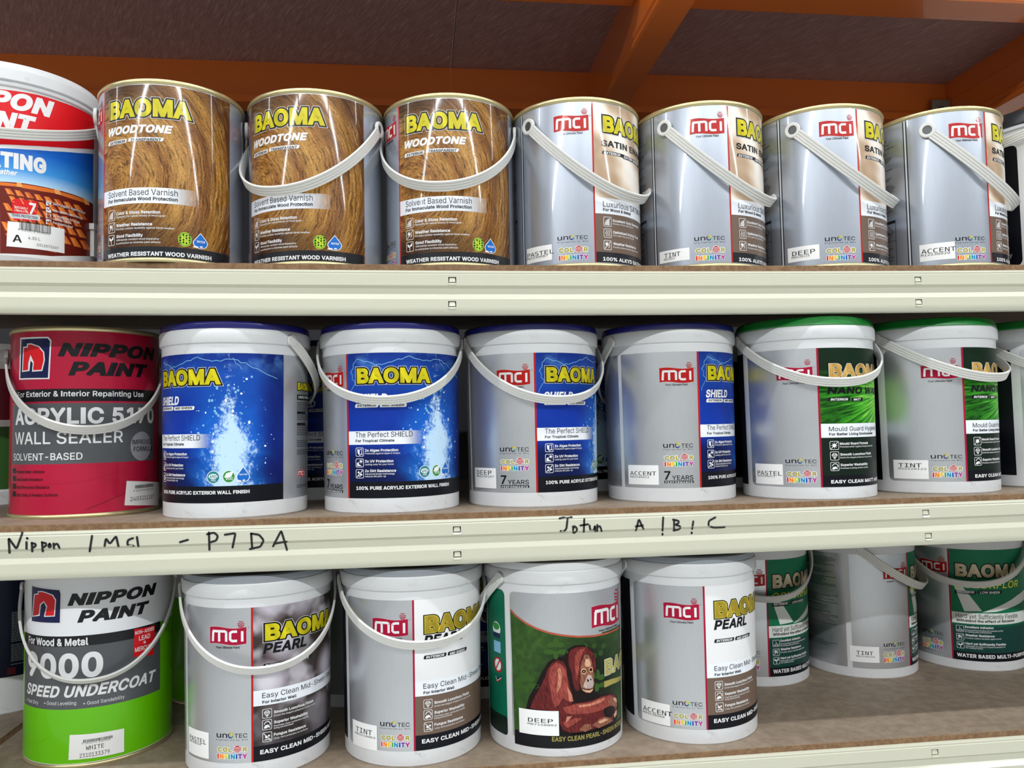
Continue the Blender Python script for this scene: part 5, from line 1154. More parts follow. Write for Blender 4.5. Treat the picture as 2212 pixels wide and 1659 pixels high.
# marker strokes and slot places on the beams (x, z in metres)
HAND={
 'Nippon':[[(-0.4785,1.3283),(-0.4784,1.3269),(-0.4783,1.3255),(-0.4782,1.324),(-0.478,1.3226),(-0.4779,1.3212),(-0.4778,1.3198),(-0.4777,1.3184),(-0.4776,1.317),(-0.4783,1.3153),(-0.4792,1.3136),(-0.4793,1.3121)],[(-0.478,1.3288),(-0.4772,1.3276),(-0.4763,1.3264),(-0.4755,1.3252),(-0.4747,1.324),(-0.4739,1.3228),(-0.473,1.3216),(-0.4722,1.3204),(-0.4714,1.3191),(-0.4706,1.3181),(-0.4699,1.3177),(-0.4693,1.3182),(-0.4689,1.3193),(-0.4684,1.3205),(-0.468,1.3218),(-0.4676,1.3231),(-0.4672,1.3244),(-0.4667,1.3256),(-0.4663,1.3269),(-0.4659,1.3282),(-0.4655,1.3295),(-0.4652,1.3307),(-0.4649,1.3319),(-0.4644,1.3332),(-0.4642,1.3344),(-0.4643,1.3356)],[(-0.4589,1.3244),(-0.4589,1.323),(-0.4588,1.3217),(-0.4588,1.3204),(-0.4588,1.319),(-0.4588,1.3177),(-0.4589,1.3163)],[(-0.4584,1.3292),(-0.4579,1.3284)],[(-0.453,1.3234),(-0.4529,1.3219),(-0.4528,1.3205),(-0.4527,1.3191),(-0.4526,1.3177),(-0.4527,1.3162),(-0.4536,1.3145),(-0.4543,1.3128)],[(-0.453,1.3226),(-0.4515,1.3225),(-0.4502,1.3224),(-0.4491,1.3218),(-0.4487,1.3208),(-0.4489,1.3196),(-0.4498,1.3187),(-0.4511,1.318),(-0.4524,1.3174)],[(-0.4418,1.3238),(-0.4416,1.3224),(-0.4415,1.3211),(-0.4414,1.3197),(-0.4413,1.3184),(-0.4412,1.317),(-0.4416,1.3155),(-0.4424,1.3139),(-0.4427,1.3124)],[(-0.4415,1.323),(-0.44,1.3229),(-0.4387,1.3227),(-0.4376,1.3222),(-0.4372,1.321),(-0.4374,1.3197),(-0.4383,1.3187),(-0.4396,1.318),(-0.4409,1.3173)],[(-0.4333,1.3216),(-0.4342,1.3204),(-0.4346,1.3192),(-0.4343,1.318),(-0.4334,1.3174),(-0.4323,1.3177),(-0.4319,1.3187),(-0.4323,1.3201),(-0.4333,1.3216)],[(-0.4289,1.3217),(-0.4288,1.3202),(-0.4286,1.3187),(-0.4285,1.3172),(-0.4288,1.3156)],[(-0.4284,1.3195),(-0.4272,1.3204),(-0.426,1.3211),(-0.425,1.3212),(-0.4243,1.3204),(-0.4236,1.3191),(-0.423,1.3176),(-0.4227,1.316)]],
 'mci':[[(-0.3862,1.3291),(-0.3863,1.3277),(-0.3865,1.3263),(-0.3867,1.3249),(-0.3869,1.3235),(-0.3871,1.3222),(-0.3873,1.3208),(-0.3875,1.3194),(-0.3877,1.318),(-0.3879,1.3166),(-0.3886,1.315),(-0.3896,1.3133),(-0.3901,1.3119),(-0.3902,1.3105)],[(-0.372,1.3164),(-0.3718,1.3177),(-0.3716,1.3191),(-0.3714,1.3204),(-0.3712,1.3218),(-0.371,1.3231),(-0.3707,1.3243),(-0.3703,1.3249),(-0.3698,1.3245),(-0.369,1.3235),(-0.3683,1.3224),(-0.3676,1.3212),(-0.3668,1.3202),(-0.366,1.3198),(-0.3652,1.3202),(-0.3643,1.3212),(-0.3634,1.3224),(-0.3626,1.3235),(-0.3617,1.3247),(-0.3608,1.3258),(-0.36,1.3268),(-0.3593,1.3272),(-0.3588,1.3266),(-0.3585,1.3254),(-0.3582,1.324),(-0.3579,1.3227),(-0.3576,1.3213),(-0.3573,1.3199),(-0.357,1.3186),(-0.3567,1.3172),(-0.3565,1.3158)],[(-0.34,1.3248),(-0.3415,1.3243),(-0.343,1.3238),(-0.3444,1.3232),(-0.3455,1.3224),(-0.346,1.3212),(-0.3462,1.3198),(-0.3462,1.3184),(-0.3459,1.3173),(-0.3449,1.3167),(-0.3435,1.3164),(-0.3421,1.3162),(-0.3406,1.316),(-0.3393,1.3157)],[(-0.3355,1.326),(-0.3353,1.3246),(-0.3351,1.3232),(-0.3349,1.3219),(-0.3347,1.3205),(-0.3345,1.3191),(-0.3343,1.3177),(-0.3341,1.3164),(-0.3343,1.3148)]],
 'ptda':[[(-0.2863,1.3182),(-0.285,1.3186),(-0.2838,1.3189),(-0.2825,1.3193),(-0.2812,1.3196),(-0.2799,1.3199),(-0.2786,1.3203),(-0.2773,1.3206)],[(-0.253,1.3286),(-0.253,1.3272),(-0.2529,1.3258),(-0.2529,1.3245),(-0.2528,1.3231),(-0.2528,1.3217),(-0.2528,1.3203),(-0.2527,1.3189),(-0.2527,1.3176),(-0.2527,1.3162),(-0.253,1.3146),(-0.2534,1.313),(-0.2536,1.3115),(-0.2536,1.3101),(-0.2535,1.3087),(-0.2535,1.3073)],[(-0.2551,1.3265),(-0.2538,1.3268),(-0.2525,1.3271),(-0.2511,1.3274),(-0.2498,1.3278),(-0.2484,1.328),(-0.2472,1.3279),(-0.246,1.3272),(-0.2448,1.3262),(-0.2438,1.3252),(-0.2431,1.324),(-0.2431,1.3227),(-0.2435,1.3214),(-0.244,1.3201),(-0.2447,1.319),(-0.2458,1.3183),(-0.2471,1.3179),(-0.2484,1.3176),(-0.2498,1.3172),(-0.2511,1.3168),(-0.2524,1.3165)],[(-0.2345,1.3252),(-0.2331,1.3254),(-0.2317,1.3255),(-0.2303,1.3257),(-0.2289,1.3259),(-0.2276,1.326),(-0.2262,1.3262),(-0.2248,1.3264),(-0.2235,1.3264),(-0.2227,1.3261),(-0.2225,1.3251),(-0.2227,1.3237),(-0.223,1.3223),(-0.2234,1.3208),(-0.2237,1.3193),(-0.2239,1.3179),(-0.2242,1.3165),(-0.2246,1.3151),(-0.2254,1.3134),(-0.226,1.3119),(-0.2263,1.3105),(-0.2265,1.3091)],[(-0.2039,1.3255),(-0.2038,1.3241),(-0.2037,1.3227),(-0.2036,1.3214),(-0.2035,1.32),(-0.2034,1.3186),(-0.2033,1.3172),(-0.2032,1.3158),(-0.2035,1.3142),(-0.2038,1.3125),(-0.2038,1.3111),(-0.2037,1.3097),(-0.2036,1.3083),(-0.2035,1.3069)],[(-0.2039,1.3255),(-0.2026,1.3253),(-0.2012,1.325),(-0.1999,1.3248),(-0.1985,1.3245),(-0.1971,1.3243),(-0.1958,1.324),(-0.1946,1.3235),(-0.1936,1.3226),(-0.1926,1.3214),(-0.1917,1.3202),(-0.1908,1.3191),(-0.19,1.3179),(-0.1896,1.3167),(-0.1898,1.3154),(-0.1907,1.314),(-0.1918,1.3125),(-0.1925,1.3112),(-0.1933,1.31),(-0.1942,1.3091),(-0.1953,1.3085),(-0.1966,1.3082),(-0.198,1.308),(-0.1994,1.3077),(-0.2007,1.3075),(-0.2021,1.3072),(-0.2035,1.3069),(-0.2048,1.3067),(-0.2062,1.3064)],[(-0.1789,1.3088),(-0.1782,1.31),(-0.1776,1.3112),(-0.1769,1.3126),(-0.1759,1.3141),(-0.1749,1.3155),(-0.1743,1.3168),(-0.1737,1.318),(-0.173,1.3192),(-0.1724,1.3205),(-0.1717,1.3217),(-0.1711,1.323),(-0.1704,1.3242),(-0.1698,1.3254),(-0.1692,1.3265),(-0.1686,1.3269),(-0.1681,1.3264),(-0.1677,1.3252),(-0.1673,1.3238),(-0.1669,1.3224),(-0.1665,1.3211),(-0.1661,1.3197),(-0.1657,1.3183),(-0.1653,1.3169),(-0.1649,1.3156),(-0.1649,1.3139),(-0.1648,1.3123),(-0.1644,1.3109),(-0.164,1.3095),(-0.1636,1.3081),(-0.1632,1.3067),(-0.1629,1.3053),(-0.1624,1.304)],[(-0.1761,1.312),(-0.1746,1.3122),(-0.1731,1.3125),(-0.1716,1.3127),(-0.1701,1.3129),(-0.1686,1.3132),(-0.1671,1.3134),(-0.1656,1.3136),(-0.1641,1.3139),(-0.1625,1.3141)]],
 'jotun':[[(0.1739,1.3313),(0.1754,1.3316),(0.1769,1.332),(0.1784,1.3323),(0.18,1.3326),(0.1815,1.3328),(0.1831,1.3329),(0.1848,1.3328),(0.1864,1.3327),(0.1881,1.3326),(0.1897,1.3325)],[(0.1843,1.3309),(0.1841,1.3295),(0.1838,1.3281),(0.1836,1.3267),(0.1834,1.3252),(0.1832,1.3238),(0.183,1.3223),(0.1828,1.3209),(0.1825,1.3194),(0.182,1.3181),(0.181,1.3168),(0.1798,1.3157),(0.1783,1.315),(0.1767,1.3151),(0.1749,1.3156)],[(0.1929,1.3211),(0.1918,1.3194),(0.191,1.3178),(0.1908,1.3162),(0.1911,1.3146),(0.1918,1.3129),(0.1926,1.312),(0.1934,1.3122),(0.1943,1.3132),(0.1952,1.3144),(0.1957,1.3157),(0.1959,1.3171),(0.1955,1.3185),(0.1948,1.3196),(0.1936,1.3202),(0.1921,1.3205),(0.1905,1.3206)],[(0.2058,1.3296),(0.2055,1.3282),(0.2054,1.3268),(0.2054,1.3253),(0.2053,1.3238),(0.2052,1.3223),(0.2051,1.3208),(0.205,1.3194),(0.2049,1.3179),(0.2048,1.3164),(0.2047,1.3149),(0.2051,1.3131)],[(0.2004,1.3217),(0.202,1.3219),(0.2036,1.3221),(0.2053,1.3223),(0.2069,1.3225),(0.2086,1.3227),(0.2102,1.3229)],[(0.2123,1.3213),(0.2125,1.3197),(0.2127,1.3181),(0.2129,1.3166),(0.2136,1.3156),(0.2148,1.3152),(0.2163,1.3153),(0.2176,1.3159),(0.2183,1.317),(0.2187,1.3185),(0.2189,1.3199),(0.2191,1.3205),(0.2192,1.3199),(0.2193,1.3185),(0.2194,1.317),(0.2195,1.3154),(0.22,1.3136)],[(0.2222,1.3216),(0.2221,1.32),(0.2221,1.3185),(0.2221,1.3169),(0.222,1.3153),(0.2224,1.3135)],[(0.2221,1.3187),(0.2238,1.3196),(0.2252,1.3199),(0.226,1.3193),(0.2265,1.318),(0.2269,1.3165),(0.2273,1.315),(0.2282,1.3132)]],
 'abc':[[(0.2731,1.3125),(0.273,1.3142),(0.2731,1.3158),(0.2736,1.3172),(0.274,1.3187),(0.2744,1.3202),(0.2749,1.3216),(0.2753,1.3231),(0.2757,1.3245),(0.2762,1.3258),(0.2767,1.3263),(0.2773,1.3258),(0.2779,1.3245),(0.2785,1.3231),(0.2791,1.3216),(0.2798,1.3201),(0.2804,1.3187),(0.281,1.3172),(0.2817,1.3158),(0.2826,1.3142)],[(0.2724,1.3182),(0.2739,1.3183),(0.2754,1.3185),(0.277,1.3186),(0.2785,1.3187),(0.28,1.3189),(0.2815,1.319)],[(0.3086,1.3284),(0.3085,1.3269),(0.3084,1.3254),(0.3082,1.3239),(0.3081,1.3224),(0.308,1.3208),(0.3078,1.3193),(0.3077,1.3178),(0.3076,1.3163),(0.3076,1.3147),(0.3082,1.3128),(0.3085,1.3111)],[(0.3084,1.307),(0.3083,1.3058)],[(0.3229,1.325),(0.3229,1.3234),(0.3228,1.3219),(0.3228,1.3203),(0.3227,1.3187),(0.3227,1.3171),(0.3226,1.3155),(0.3232,1.3137),(0.3239,1.3118)],[(0.3214,1.3251),(0.323,1.3247),(0.3247,1.3244),(0.3263,1.324),(0.3278,1.3236),(0.3289,1.3228),(0.329,1.3216),(0.3283,1.3204),(0.3269,1.3196),(0.3254,1.3191),(0.3247,1.3187),(0.3253,1.3183),(0.3267,1.3178),(0.3284,1.3172),(0.33,1.3166),(0.331,1.3157),(0.3313,1.3143),(0.3311,1.3128),(0.33,1.3119),(0.3284,1.3115),(0.3267,1.3112),(0.325,1.3109),(0.3232,1.3106)],[(0.3483,1.3221),(0.348,1.3205),(0.3477,1.3189),(0.3474,1.3173),(0.3471,1.3157),(0.3474,1.3138),(0.3479,1.3119)],[(0.3472,1.3074),(0.3471,1.3062)],[(0.3779,1.3262),(0.3764,1.3255),(0.3749,1.3248),(0.3735,1.3241),(0.372,1.3234),(0.3706,1.3227),(0.3695,1.3217),(0.3689,1.3204),(0.3686,1.3188),(0.3685,1.3172),(0.3688,1.316),(0.3699,1.3151),(0.3716,1.3144),(0.3733,1.3137),(0.3751,1.3131),(0.3768,1.3127),(0.3784,1.3125),(0.38,1.3125),(0.3816,1.3125),(0.3832,1.3125),(0.3848,1.3125),(0.3864,1.3125),(0.388,1.3126),(0.3896,1.3126),(0.3911,1.3126)]],
}
SLOTS=[
  [(0.0433, 1.6354), (0.0428, 1.6035), (0.6737, 1.638), (0.6735, 1.6064)] ,
  [(0.0443, 1.3224), (0.0444, 1.2904), (0.6695, 1.3214), (0.6719, 1.2901)] ,
  [(0.6671, 1.0103)] ,
]
# ------------------------------------------------------------------ the room (structure)
def plate(name, x0, x1, y0, y1, z0, z1, m): return struct(link(name, mesh(name, *box(x0, x1, y0, y1, z0, z1), m)))
plate('floor', -7, 7, -5, 3, -.05, 0, mat('grey_shop_floor', '#cfd0cd', .35, bump=.1))
plate('ceiling', -7, 7, -5, 3, 3.4, 3.45, mat('white_ceiling_paint', '#e6e7e6', .8))
plate('wall_behind', -7, 7, -5.1, -5, 0, 3.4, mat('pale_wall_paint', '#c9c9c4', .8))
plate('wall_back', -7, 7, 3, 3.1, 0, 3.4, mat('pale_wall_paint', '#c9c9c4', .8))

LAMP_E = mat('lit_lamp_tube', '#ffffff', .5)
_b = LAMP_E.node_tree.nodes['Principled BSDF']; _b.inputs['Emission Color'].default_value = (1, 1, 1, 1); _b.inputs['Emission Strength'].default_value = 6
LAMP_B = mat('lamp_housing_white', '#e8e8e8', .5)
def tube_lamp(x, y, z, watts, label):
    t = tag(link('tube_lamp', None, None, (x, y, z)), label, 'lamp', 'ceiling tube lamps over the aisle')
    link('housing', mesh('housing', *box(-.62, .62, -.04, .04, .035, .09), LAMP_B), t)
    V, F = lathe([(.0, -.6), (.014, -.6), (.014, .6), (.0, .6)], 16)
    link('tube', mesh('tube', [(z_, x_, y_+.012) for x_, y_, z_ in V], F, LAMP_E, smooth=40), t)
    link('rod', mesh('rod', *join([box(-.5, -.49, -.005, .005, .09, 3.4-z), box(.49, .5, -.005, .005, .09, 3.4-z)]), LAMP_B), t)
    L = bpy.data.lights.new('tube_light', 'AREA'); L.shape = 'RECTANGLE'; L.size = 1.2; L.size_y = .05; L.energy = watts; L.color = (.97, .99, 1)
    link('tube_light', L, t, (0, 0, -.004))
for row, (ly, lz) in LAMP_ROWS.items():
    for i in range(6):
        tube_lamp(-3.3+i*1.32, ly, lz, LAMP_W[row], 'white ceiling tube lamp in the row %s' % ('right above the shelf front' if row == 'near' else 'farther from the shelf'))

# ------------------------------------------------------------------ cream shelving
X0, X1 = -1.25, 1.75
SAG = {1: .0033, 2: .0018, 3: 0}
SURF = {1: 1.655, 2: 1.342, 3: 1.030}
TOP = {1: 1.6474, 2: 1.3344, 3: 1.0228}
def sag(row, x): return SAG[row]*min(((x-.15)/.66)**2, 2.2)
PROF = [(.000, .0120), (.000, .003), (-.0008, .0012), (-.0030, .0003), (-.0046, .0008), (-.0056, .0000), (-.0194, .0000), (-.0228, .0042), (-.0301, .0042), (-.0370, .0000), (-.0482, .0000), (-.0500, .0003), (-.0530, .0010), (-.0556, .0032), (-.0565, .0060), (-.0565, .0120)]
def prof_y(dz):
    for (a, ya), (b, yb) in zip(PROF, PROF[1:]):
        if b <= dz <= a and a != b: return 1+ya+(yb-ya)*(dz-a)/(b-a)
    return 1.0
def shelf_beam(row, label):
    root = tag(link('shelf_beam', None, None, (0, 1.0, TOP[row])), label, 'shelf beam', 'cream shelf beams')
    sl = SLOTS[row-1]; hw, hh = .0050, .0038
    xs = sorted(set([X0+(X1-X0)*i/30 for i in range(31)]+[round(s[0]+d, 5) for s in sl for d in (-hw, hw)]))
    pr = list(PROF)
    cut = []
    for x, z in sl:
        dz = z-TOP[row]-sag(row, x)
        cut.append((x, dz))
    # split the two flat faces at the slot heights
    zs = {'u': [c for c in cut if c[1] > -.025], 'l': [c for c in cut if c[1] < -.025]}
    def ins(mid):
        i = next(j for j in range(len(pr)-1) if pr[j][0] > mid > pr[j+1][0])
        pr[i+1:i+1] = [(mid+hh, 0.0), (mid-hh, 0.0)]
    us = -.0125; ls = -.0432
    for f, mid in (('u', us), ('l', ls)):
        if zs[f]: ins(mid)
    V = [(x, y, z+sag(row, x)) for x in xs for z, y in pr]; F = []; n = len(pr)
    for i in range(len(xs)-1):
        for j in range(n-1):
            xm = (xs[i]+xs[i+1])/2; zm = (pr[j][0]+pr[j+1][0])/2
            if any(abs(xm-c[0]) < hw and abs(zm-(us if c[1] > -.025 else ls)) < hh*.99 for c in cut): continue
            F.append((i*n+j, i*n+j+1, (i+1)*n+j+1, (i+1)*n+j))
    link('beam_face', mesh('beam_face', V, F, CREAM, smooth=30), root)
    for c in cut:                                     # punched slot: recess with a pressed tab inside and a lip under it
        zc = (us if c[1] > -.025 else ls)+sag(row, c[0]); x = c[0]
        V = [(x-hw, 0, zc-hh), (x+hw, 0, zc-hh), (x+hw, 0, zc+hh), (x-hw, 0, zc+hh), (x-hw, .010, zc-hh), (x+hw, .010, zc-hh), (x+hw, .010, zc+hh), (x-hw, .010, zc+hh)]
        F = [(0, 1, 5, 4), (1, 2, 6, 5), (2, 3, 7, 6), (3, 0, 4, 7), (4, 5, 6, 7)]
        a = hw*.82; b = hw*.68
        V += [(x-a, .0002, zc-hh*.72), (x+a, .0002, zc-hh*.72), (x+b, .0012, zc+hh*.72), (x-b, .0012, zc+hh*.72), (x-a, .0030, zc-hh*.72), (x+a, .0030, zc-hh*.72), (x+b, .0045, zc+hh*.72), (x-b, .0045, zc+hh*.72)]
        F += [(8, 9, 10, 11), (9, 8, 12, 13), (10, 9, 13, 14), (11, 10, 14, 15), (8, 11, 15, 12)]
        V += [(x-hw*1.15, -.0001, zc-hh), (x+hw*1.15, -.0001, zc-hh), (x+hw*.8, -.0009, zc-hh-.0022), (x-hw*.8, -.0009, zc-hh-.0022), (x-hw*.9, .0, zc-hh-.0034), (x+hw*.9, .0, zc-hh-.0034)]
        F += [(16, 19, 18, 17), (19, 20, 21, 18)]
        link('locking_slot', mesh('locking_slot', V, F, CREAM), root)
    return root
def shelf_board(row, x0, x1, label, name='shelf_board'):
    xs = [x0+(x1-x0)*i/24 for i in range(25)]; ya, yb = 1.0035, 1.62; t = .0085 if row != 1 else .0078
    V, F, MI = [], [], []
    for x in xs:
        z = SURF[row]+sag(row, x); V += [(x, ya, z-t), (x, ya, z-.0006), (x, ya+.0006, z), (x, yb, z), (x, yb, z-t)]
    for i in range(24):
        for j in range(5):
            l = (j+1) % 5; F.append((i*5+j, i*5+l, i*5+5+l, i*5+5+j)); MI.append(1 if j < 2 else 0)
    F += [(0, 1, 2, 3, 4), tuple(120+q for q in (4, 3, 2, 1, 0))]; MI += [1, 1]
    F = [f[::-1] for f in F]
    return tag(link(name, mesh(name, V, F, [BOARD, EDGE], MI)), label, 'shelf board', 'brown shelf boards')
beams = {1: shelf_beam(1, 'cream steel shelf beam under the top row of tins'), 2: shelf_beam(2, 'cream steel shelf beam with black handwriting'), 3: shelf_beam(3, 'cream steel shelf beam at the bottom right corner')}
shelf_board(1, X0, X1, 'brown hardboard shelf carrying the top row of tins')
shelf_board(2, X0, X1, 'brown hardboard shelf carrying the blue and green lidded pails')
shelf_board(3, -.571, X1, 'wide brown hardboard shelf carrying the lowest row of pails')
shelf_board(3, X0, -.583, 'brown hardboard shelf end beyond the gap at lower left')
WN = {'Nippon': 'handwritten word nippon in black marker', 'mci': 'handwritten slash and letters', 'ptda': 'handwritten dash and letters PTDA', 'jotun': 'handwritten word in black marker', 'abc': 'handwritten letters A B C'}
for wname, strokes in HAND.items():
    V, F = [], []
    for st in strokes:
        P = st; w = .00125
        for i, p in enumerate(P):
            a, b = P[max(i-1, 0)], P[min(i+1, len(P)-1)]; dx, dz = b[0]-a[0], b[1]-a[1]; l = math.hypot(dx, dz) or 1; nx, nz = -dz/l*w, dx/l*w
            if i == 0: V0 = len(V)
            for s in (1, -1):
                x, z = p[0]+nx*s, p[1]+nz*s; dz_ = z-TOP[2]-sag(2, x); V.append((x, prof_y(dz_)-1-.0004, dz_+sag(2, x)))
            if i: q = len(V); F.append((q-4, q-3, q-1, q-2))
        for p in (P[0], P[-1]):
            q = len(V)
            for j in range(8):
                x, z = p[0]+w*math.cos(j*.785), p[1]+w*math.sin(j*.785); dz_ = z-TOP[2]-sag(2, x); V.append((x, prof_y(dz_)-1-.00045, dz_+sag(2, x)))
            F.append(tuple(range(q, q+8)))
    o = link('marker_writing', mesh('marker_writing', V, F, MARKER), beams[2]); o['label'] = 'black marker handwriting'

# ------------------------------------------------------------------ orange rack overhead
def extrude(prof, axis, a, b):
    n = len(prof)
    if axis == 'y': V = [(x, a, z) for x, z in prof]+[(x, b, z) for x, z in prof]
    else: V = [(a, y, z) for y, z in prof]+[(b, y, z) for y, z in prof]
    F = [(i, (i+1) % n, n+(i+1) % n, n+i) for i in range(n)]+[tuple(range(n-1, -1, -1)), tuple(range(n, 2*n))]
    return V, F
def rack(name, V, F, label, cat, group=None):
    me = mesh(name, V, F, ORANGE)
    import bmesh
    bm = bmesh.new(); bm.from_mesh(me); bmesh.ops.recalc_face_normals(bm, faces=bm.faces); bm.to_mesh(me); bm.free()
    return tag(link(name, me), label, cat, group)
ZD = 2.253
rack('rack_beam', *extrude([(1.75, ZD), (1.75, 2.180), (1.746, 2.176), (1.735, 2.174), (1.735, 2.158), (1.79, 2.158), (1.79, ZD)], 'x', -1.6, 2.4), 'orange steel beam running behind the top row of tins', 'rack beam', 'long orange rack beams')
rack('rack_beam', *extrude([(1.306, 2.325), (1.306, 2.212), (1.310, 2.208), (1.376, 2.208), (1.380, 2.212), (1.380, ZD), (1.36, ZD), (1.36, 2.325)], 'x', -1.6, 2.4), 'orange steel beam crossing the top right edge', 'rack beam', 'long orange rack beams')
def cross(x, label, w=.058):
    return rack('cross_beam', *extrude([(x, 2.206), (x, 2.156), (x-.003, 2.153), (x-.003, 2.146), (x, 2.143), (x-.002, 2.139), (x-.002, 2.132), (x+.002, 2.129), (x+w-.002, 2.129), (x+w, 2.132), (x+w, 2.2055), (x+w-.02, 2.206)], 'y', 1.16, 1.748), label, 'cross beam', 'orange cross beams')
# the side web of each cross beam reaches up to the deck between the two long beams
def cross_web(root, x, w=.058):
    V, F = box(x, x+w, 1.381, 1.7495, 2.2065, ZD-.0005); o = link('web', mesh('web', V, F, ORANGE), root); return o
c1 = cross(.395, 'orange cross beam with a shiny underside above the silver tins'); cross_web(c1, .395)
c2 = cross(1.272, 'orange cross beam at the upper right corner'); cross_web(c2, 1.272)
for a, b, lb in ((-1.6, .0795, 'dark red brown plywood deck panel overhead on the left'), (.0815, 2.4, 'dark red brown plywood deck panel overhead on the right')):
    tag(link('deck_panel', mesh('deck_panel', *box(a, b, 1.36, 2.3, ZD, ZD+.018), DECK)), lb, 'deck panel', 'plywood deck panels')
br = tag(link('bracket', None, None, (1.245, 1.735, 2.19)), 'small grey bolted bracket on the orange back beam', 'bracket')
link('plate', mesh('plate', *box(-.022, .024, -.004, -.0005, -.03, .016), mat('grey_steel_plate', '#8f8c86', .5, .3)), br)
V, F = lathe([(0, .004), (.005, .004), (.006, .0)], 12); link('bolt', mesh('bolt', [(x, -.004-z, y-.006) for x, y, z in V], [f[::-1] for f in F], RIVET), br)
tag(link('back_panel', mesh('back_panel', *join([box(-1.6, 1.26, 1.80, 1.81, 1.65, 2.2), box(-1.6, 1.9, 1.80, 1.81, .6, 1.65)]), BACKP)), 'dark panel closing the back of the shelves', 'panel')

# ------------------------------------------------------------------ can shells
def pail_profile(h=.234, rb=.0905, rtop=.0929, rim=.0958):
    return [(0, .003), (rb-.005, .003), (rb-.004, 0), (rb-.0012, 0), (rb, .0016), (rb+.0001, .006), (rtop, h-.0185), (rim-.001, h-.018), (rim, h-.0165), (rim+.0003, h-.003), (rim-.0008, h-.0006), (rim-.003, h), (rtop-.004, h), (rtop-.006, h-.01), (0, h-.01)]
LIDS = {
 'blue': [(.0895, .231), (.0945, .2338), (.0950, .2352), (.0944, .2405), (.0925, .2425), (.0870, .2432), (.0850, .2400), (.0, .2395)],
 'green': [(.0895, .231), (.0948, .2338), (.0953, .2352), (.0948, .2375), (.0915, .2445), (.0890, .2462), (.0860, .2462), (.0845, .2425), (.0, .242)],
 'grey': [(.0895, .231), (.0943, .2338), (.0948, .2360), (.0938, .2415), (.0915, .2432), (.0865, .2432), (.0845, .2395), (.0, .239)],
 'white': [(.0895, .231), (.0945, .2338), (.0950, .2352), (.0940, .2430), (.0912, .2443), (.0870, .2440), (.0850, .240), (.0, .2395)]}
LIDM = {'blue': BLID, 'green': GLID, 'grey': CLID, 'white': PLASTIC}
def pail_rf(v): return .0905+.0001+(v-6)/(215.5-6)*.0023
SHELL = {}
def tin_shell(root, r, h, key, bodymat):
    if key not in SHELL:
        d = {}
        d['body'] = mesh('body', *lathe([(r, .005), (r, h-.006)]), bodymat, smooth=30)
        d['bottom_rim'] = mesh('bottom_rim', *lathe([(0, .002), (r-.003, .002), (r-.002, 0), (r+.0008, 0), (r+.0016, .0012), (r+.0014, .0034), (r+.0002, .0052), (r-.001, .0055)]), GOLD, smooth=50)
        d['top_rim'] = mesh('top_rim', *lathe([(r-.001, h-.0065), (r+.0004, h-.006), (r+.0016, h-.0045), (r+.0019, h-.0018), (r+.001, h), (r-.001, h), (r-.003, h-.002), (r-.0035, h-.006)]), GOLD, smooth=50)
        d['lid'] = mesh('lid', *lathe([(r-.0034, h-.006), (r-.02, h-.006), (r-.021, h-.003), (r-.03, h-.0025), (0, h-.0025)]), TINM, smooth=40)
        SHELL[key] = d
    for k, me in SHELL[key].items(): link(k, me, root)
def pail_shell(root, lid):
    if 'pail' not in SHELL: SHELL['pail'] = mesh('body', *lathe(pail_profile()), PLASTIC, smooth=35)
    if lid not in SHELL: SHELL[lid] = mesh('lid', *lathe(LIDS[lid]), LIDM[lid], smooth=30)
    link('body', SHELL['pail'], root); l = link('lid', SHELL[lid], root)
    if lid == 'green':
        if 'tab' not in SHELL:
            V, F = [], []
            pts = [(-10, 238.4), (-7, 243.2), (7, 243.2), (10, 238.4)]
            S = []
            for q in stroke_polys(pts, .9, 1.65):
                for x, y in q: pass
                S.append(q)
            for q in S:
                n = len(V)
                for x, y in q:
                    rr = .0948-(y-237.5)/7*.0033+.0007; V.append((rr*math.sin(R(x)), -rr*math.cos(R(x)), y/1000))
                F.append(tuple(range(n, n+len(q))))
            SHELL['tab'] = mesh('lid_rib', V, F, GLID)
        for i in range(8): link('lid_rib', SHELL['tab'], l, None, R(i*45+10))
    return l

# ------------------------------------------------------------------ label designs
def info(S, g, p0, p1, v0, v1, col='TXT', seed=1, lay=3, step=2.4):
    """block of fine print: rows of word-sized dashes"""
    rnd = random.Random(seed); v = v1
    while v > v0:
        if rnd.random() < .12: v -= step*1.2; continue
        x = p0; e = p0+(p1-p0)*(.6+.4*rnd.random())
        while x < e:
            w = rnd.uniform(1.5, 5)/S.k; S.rect(g, x, min(x+w, e), v, v+step*.42, col, lay); x += w+.7/S.k
        v -= step
DES = {}
def design(name, r, rf, fin, base, tables, extra=None):
    """base: [(part, p0, p1, v0, v1, ink)] ; first one is the label wrap itself"""
    S0 = Sheet(r, fin); out = []
    for i, (nm, p0, p1, v0, v1, col) in enumerate(base): S0.poly('%s#%d' % (nm, i), (rrect(p0, p0+20, v0, v1, 4.2, 6.5)[5:15]+[(p1, v0), (p1, v1)]) if nm == 'label' and name in ('nano', 'pearl', 'pearl_white', 'orang') else [(p0, v0), (p1, v0), (p1, v1), (p0, v1)], col, .3*i)
    S = Sheet(r, fin); S.g = S0.g
    for t in tables: draw(S, t)
    if extra: extra(S)
    DES[name] = dict(rf=rf, fin=fin, r=r, parts=sheet_meshes(S, rf))
def apply_design(root, name):
    parts = DES[name]['parts']; lab = link(parts[0][0], parts[0][1], root); stk = None
    for nm, me in parts[1:]:
        if nm == 'sticker': stk = link(nm, me, root)
    for nm, me in parts[1:]:
        if nm == 'sticker': continue
        link(nm, me, stk if stk and nm in ('sticker_lettering', 'barcode') else lab)
    return lab
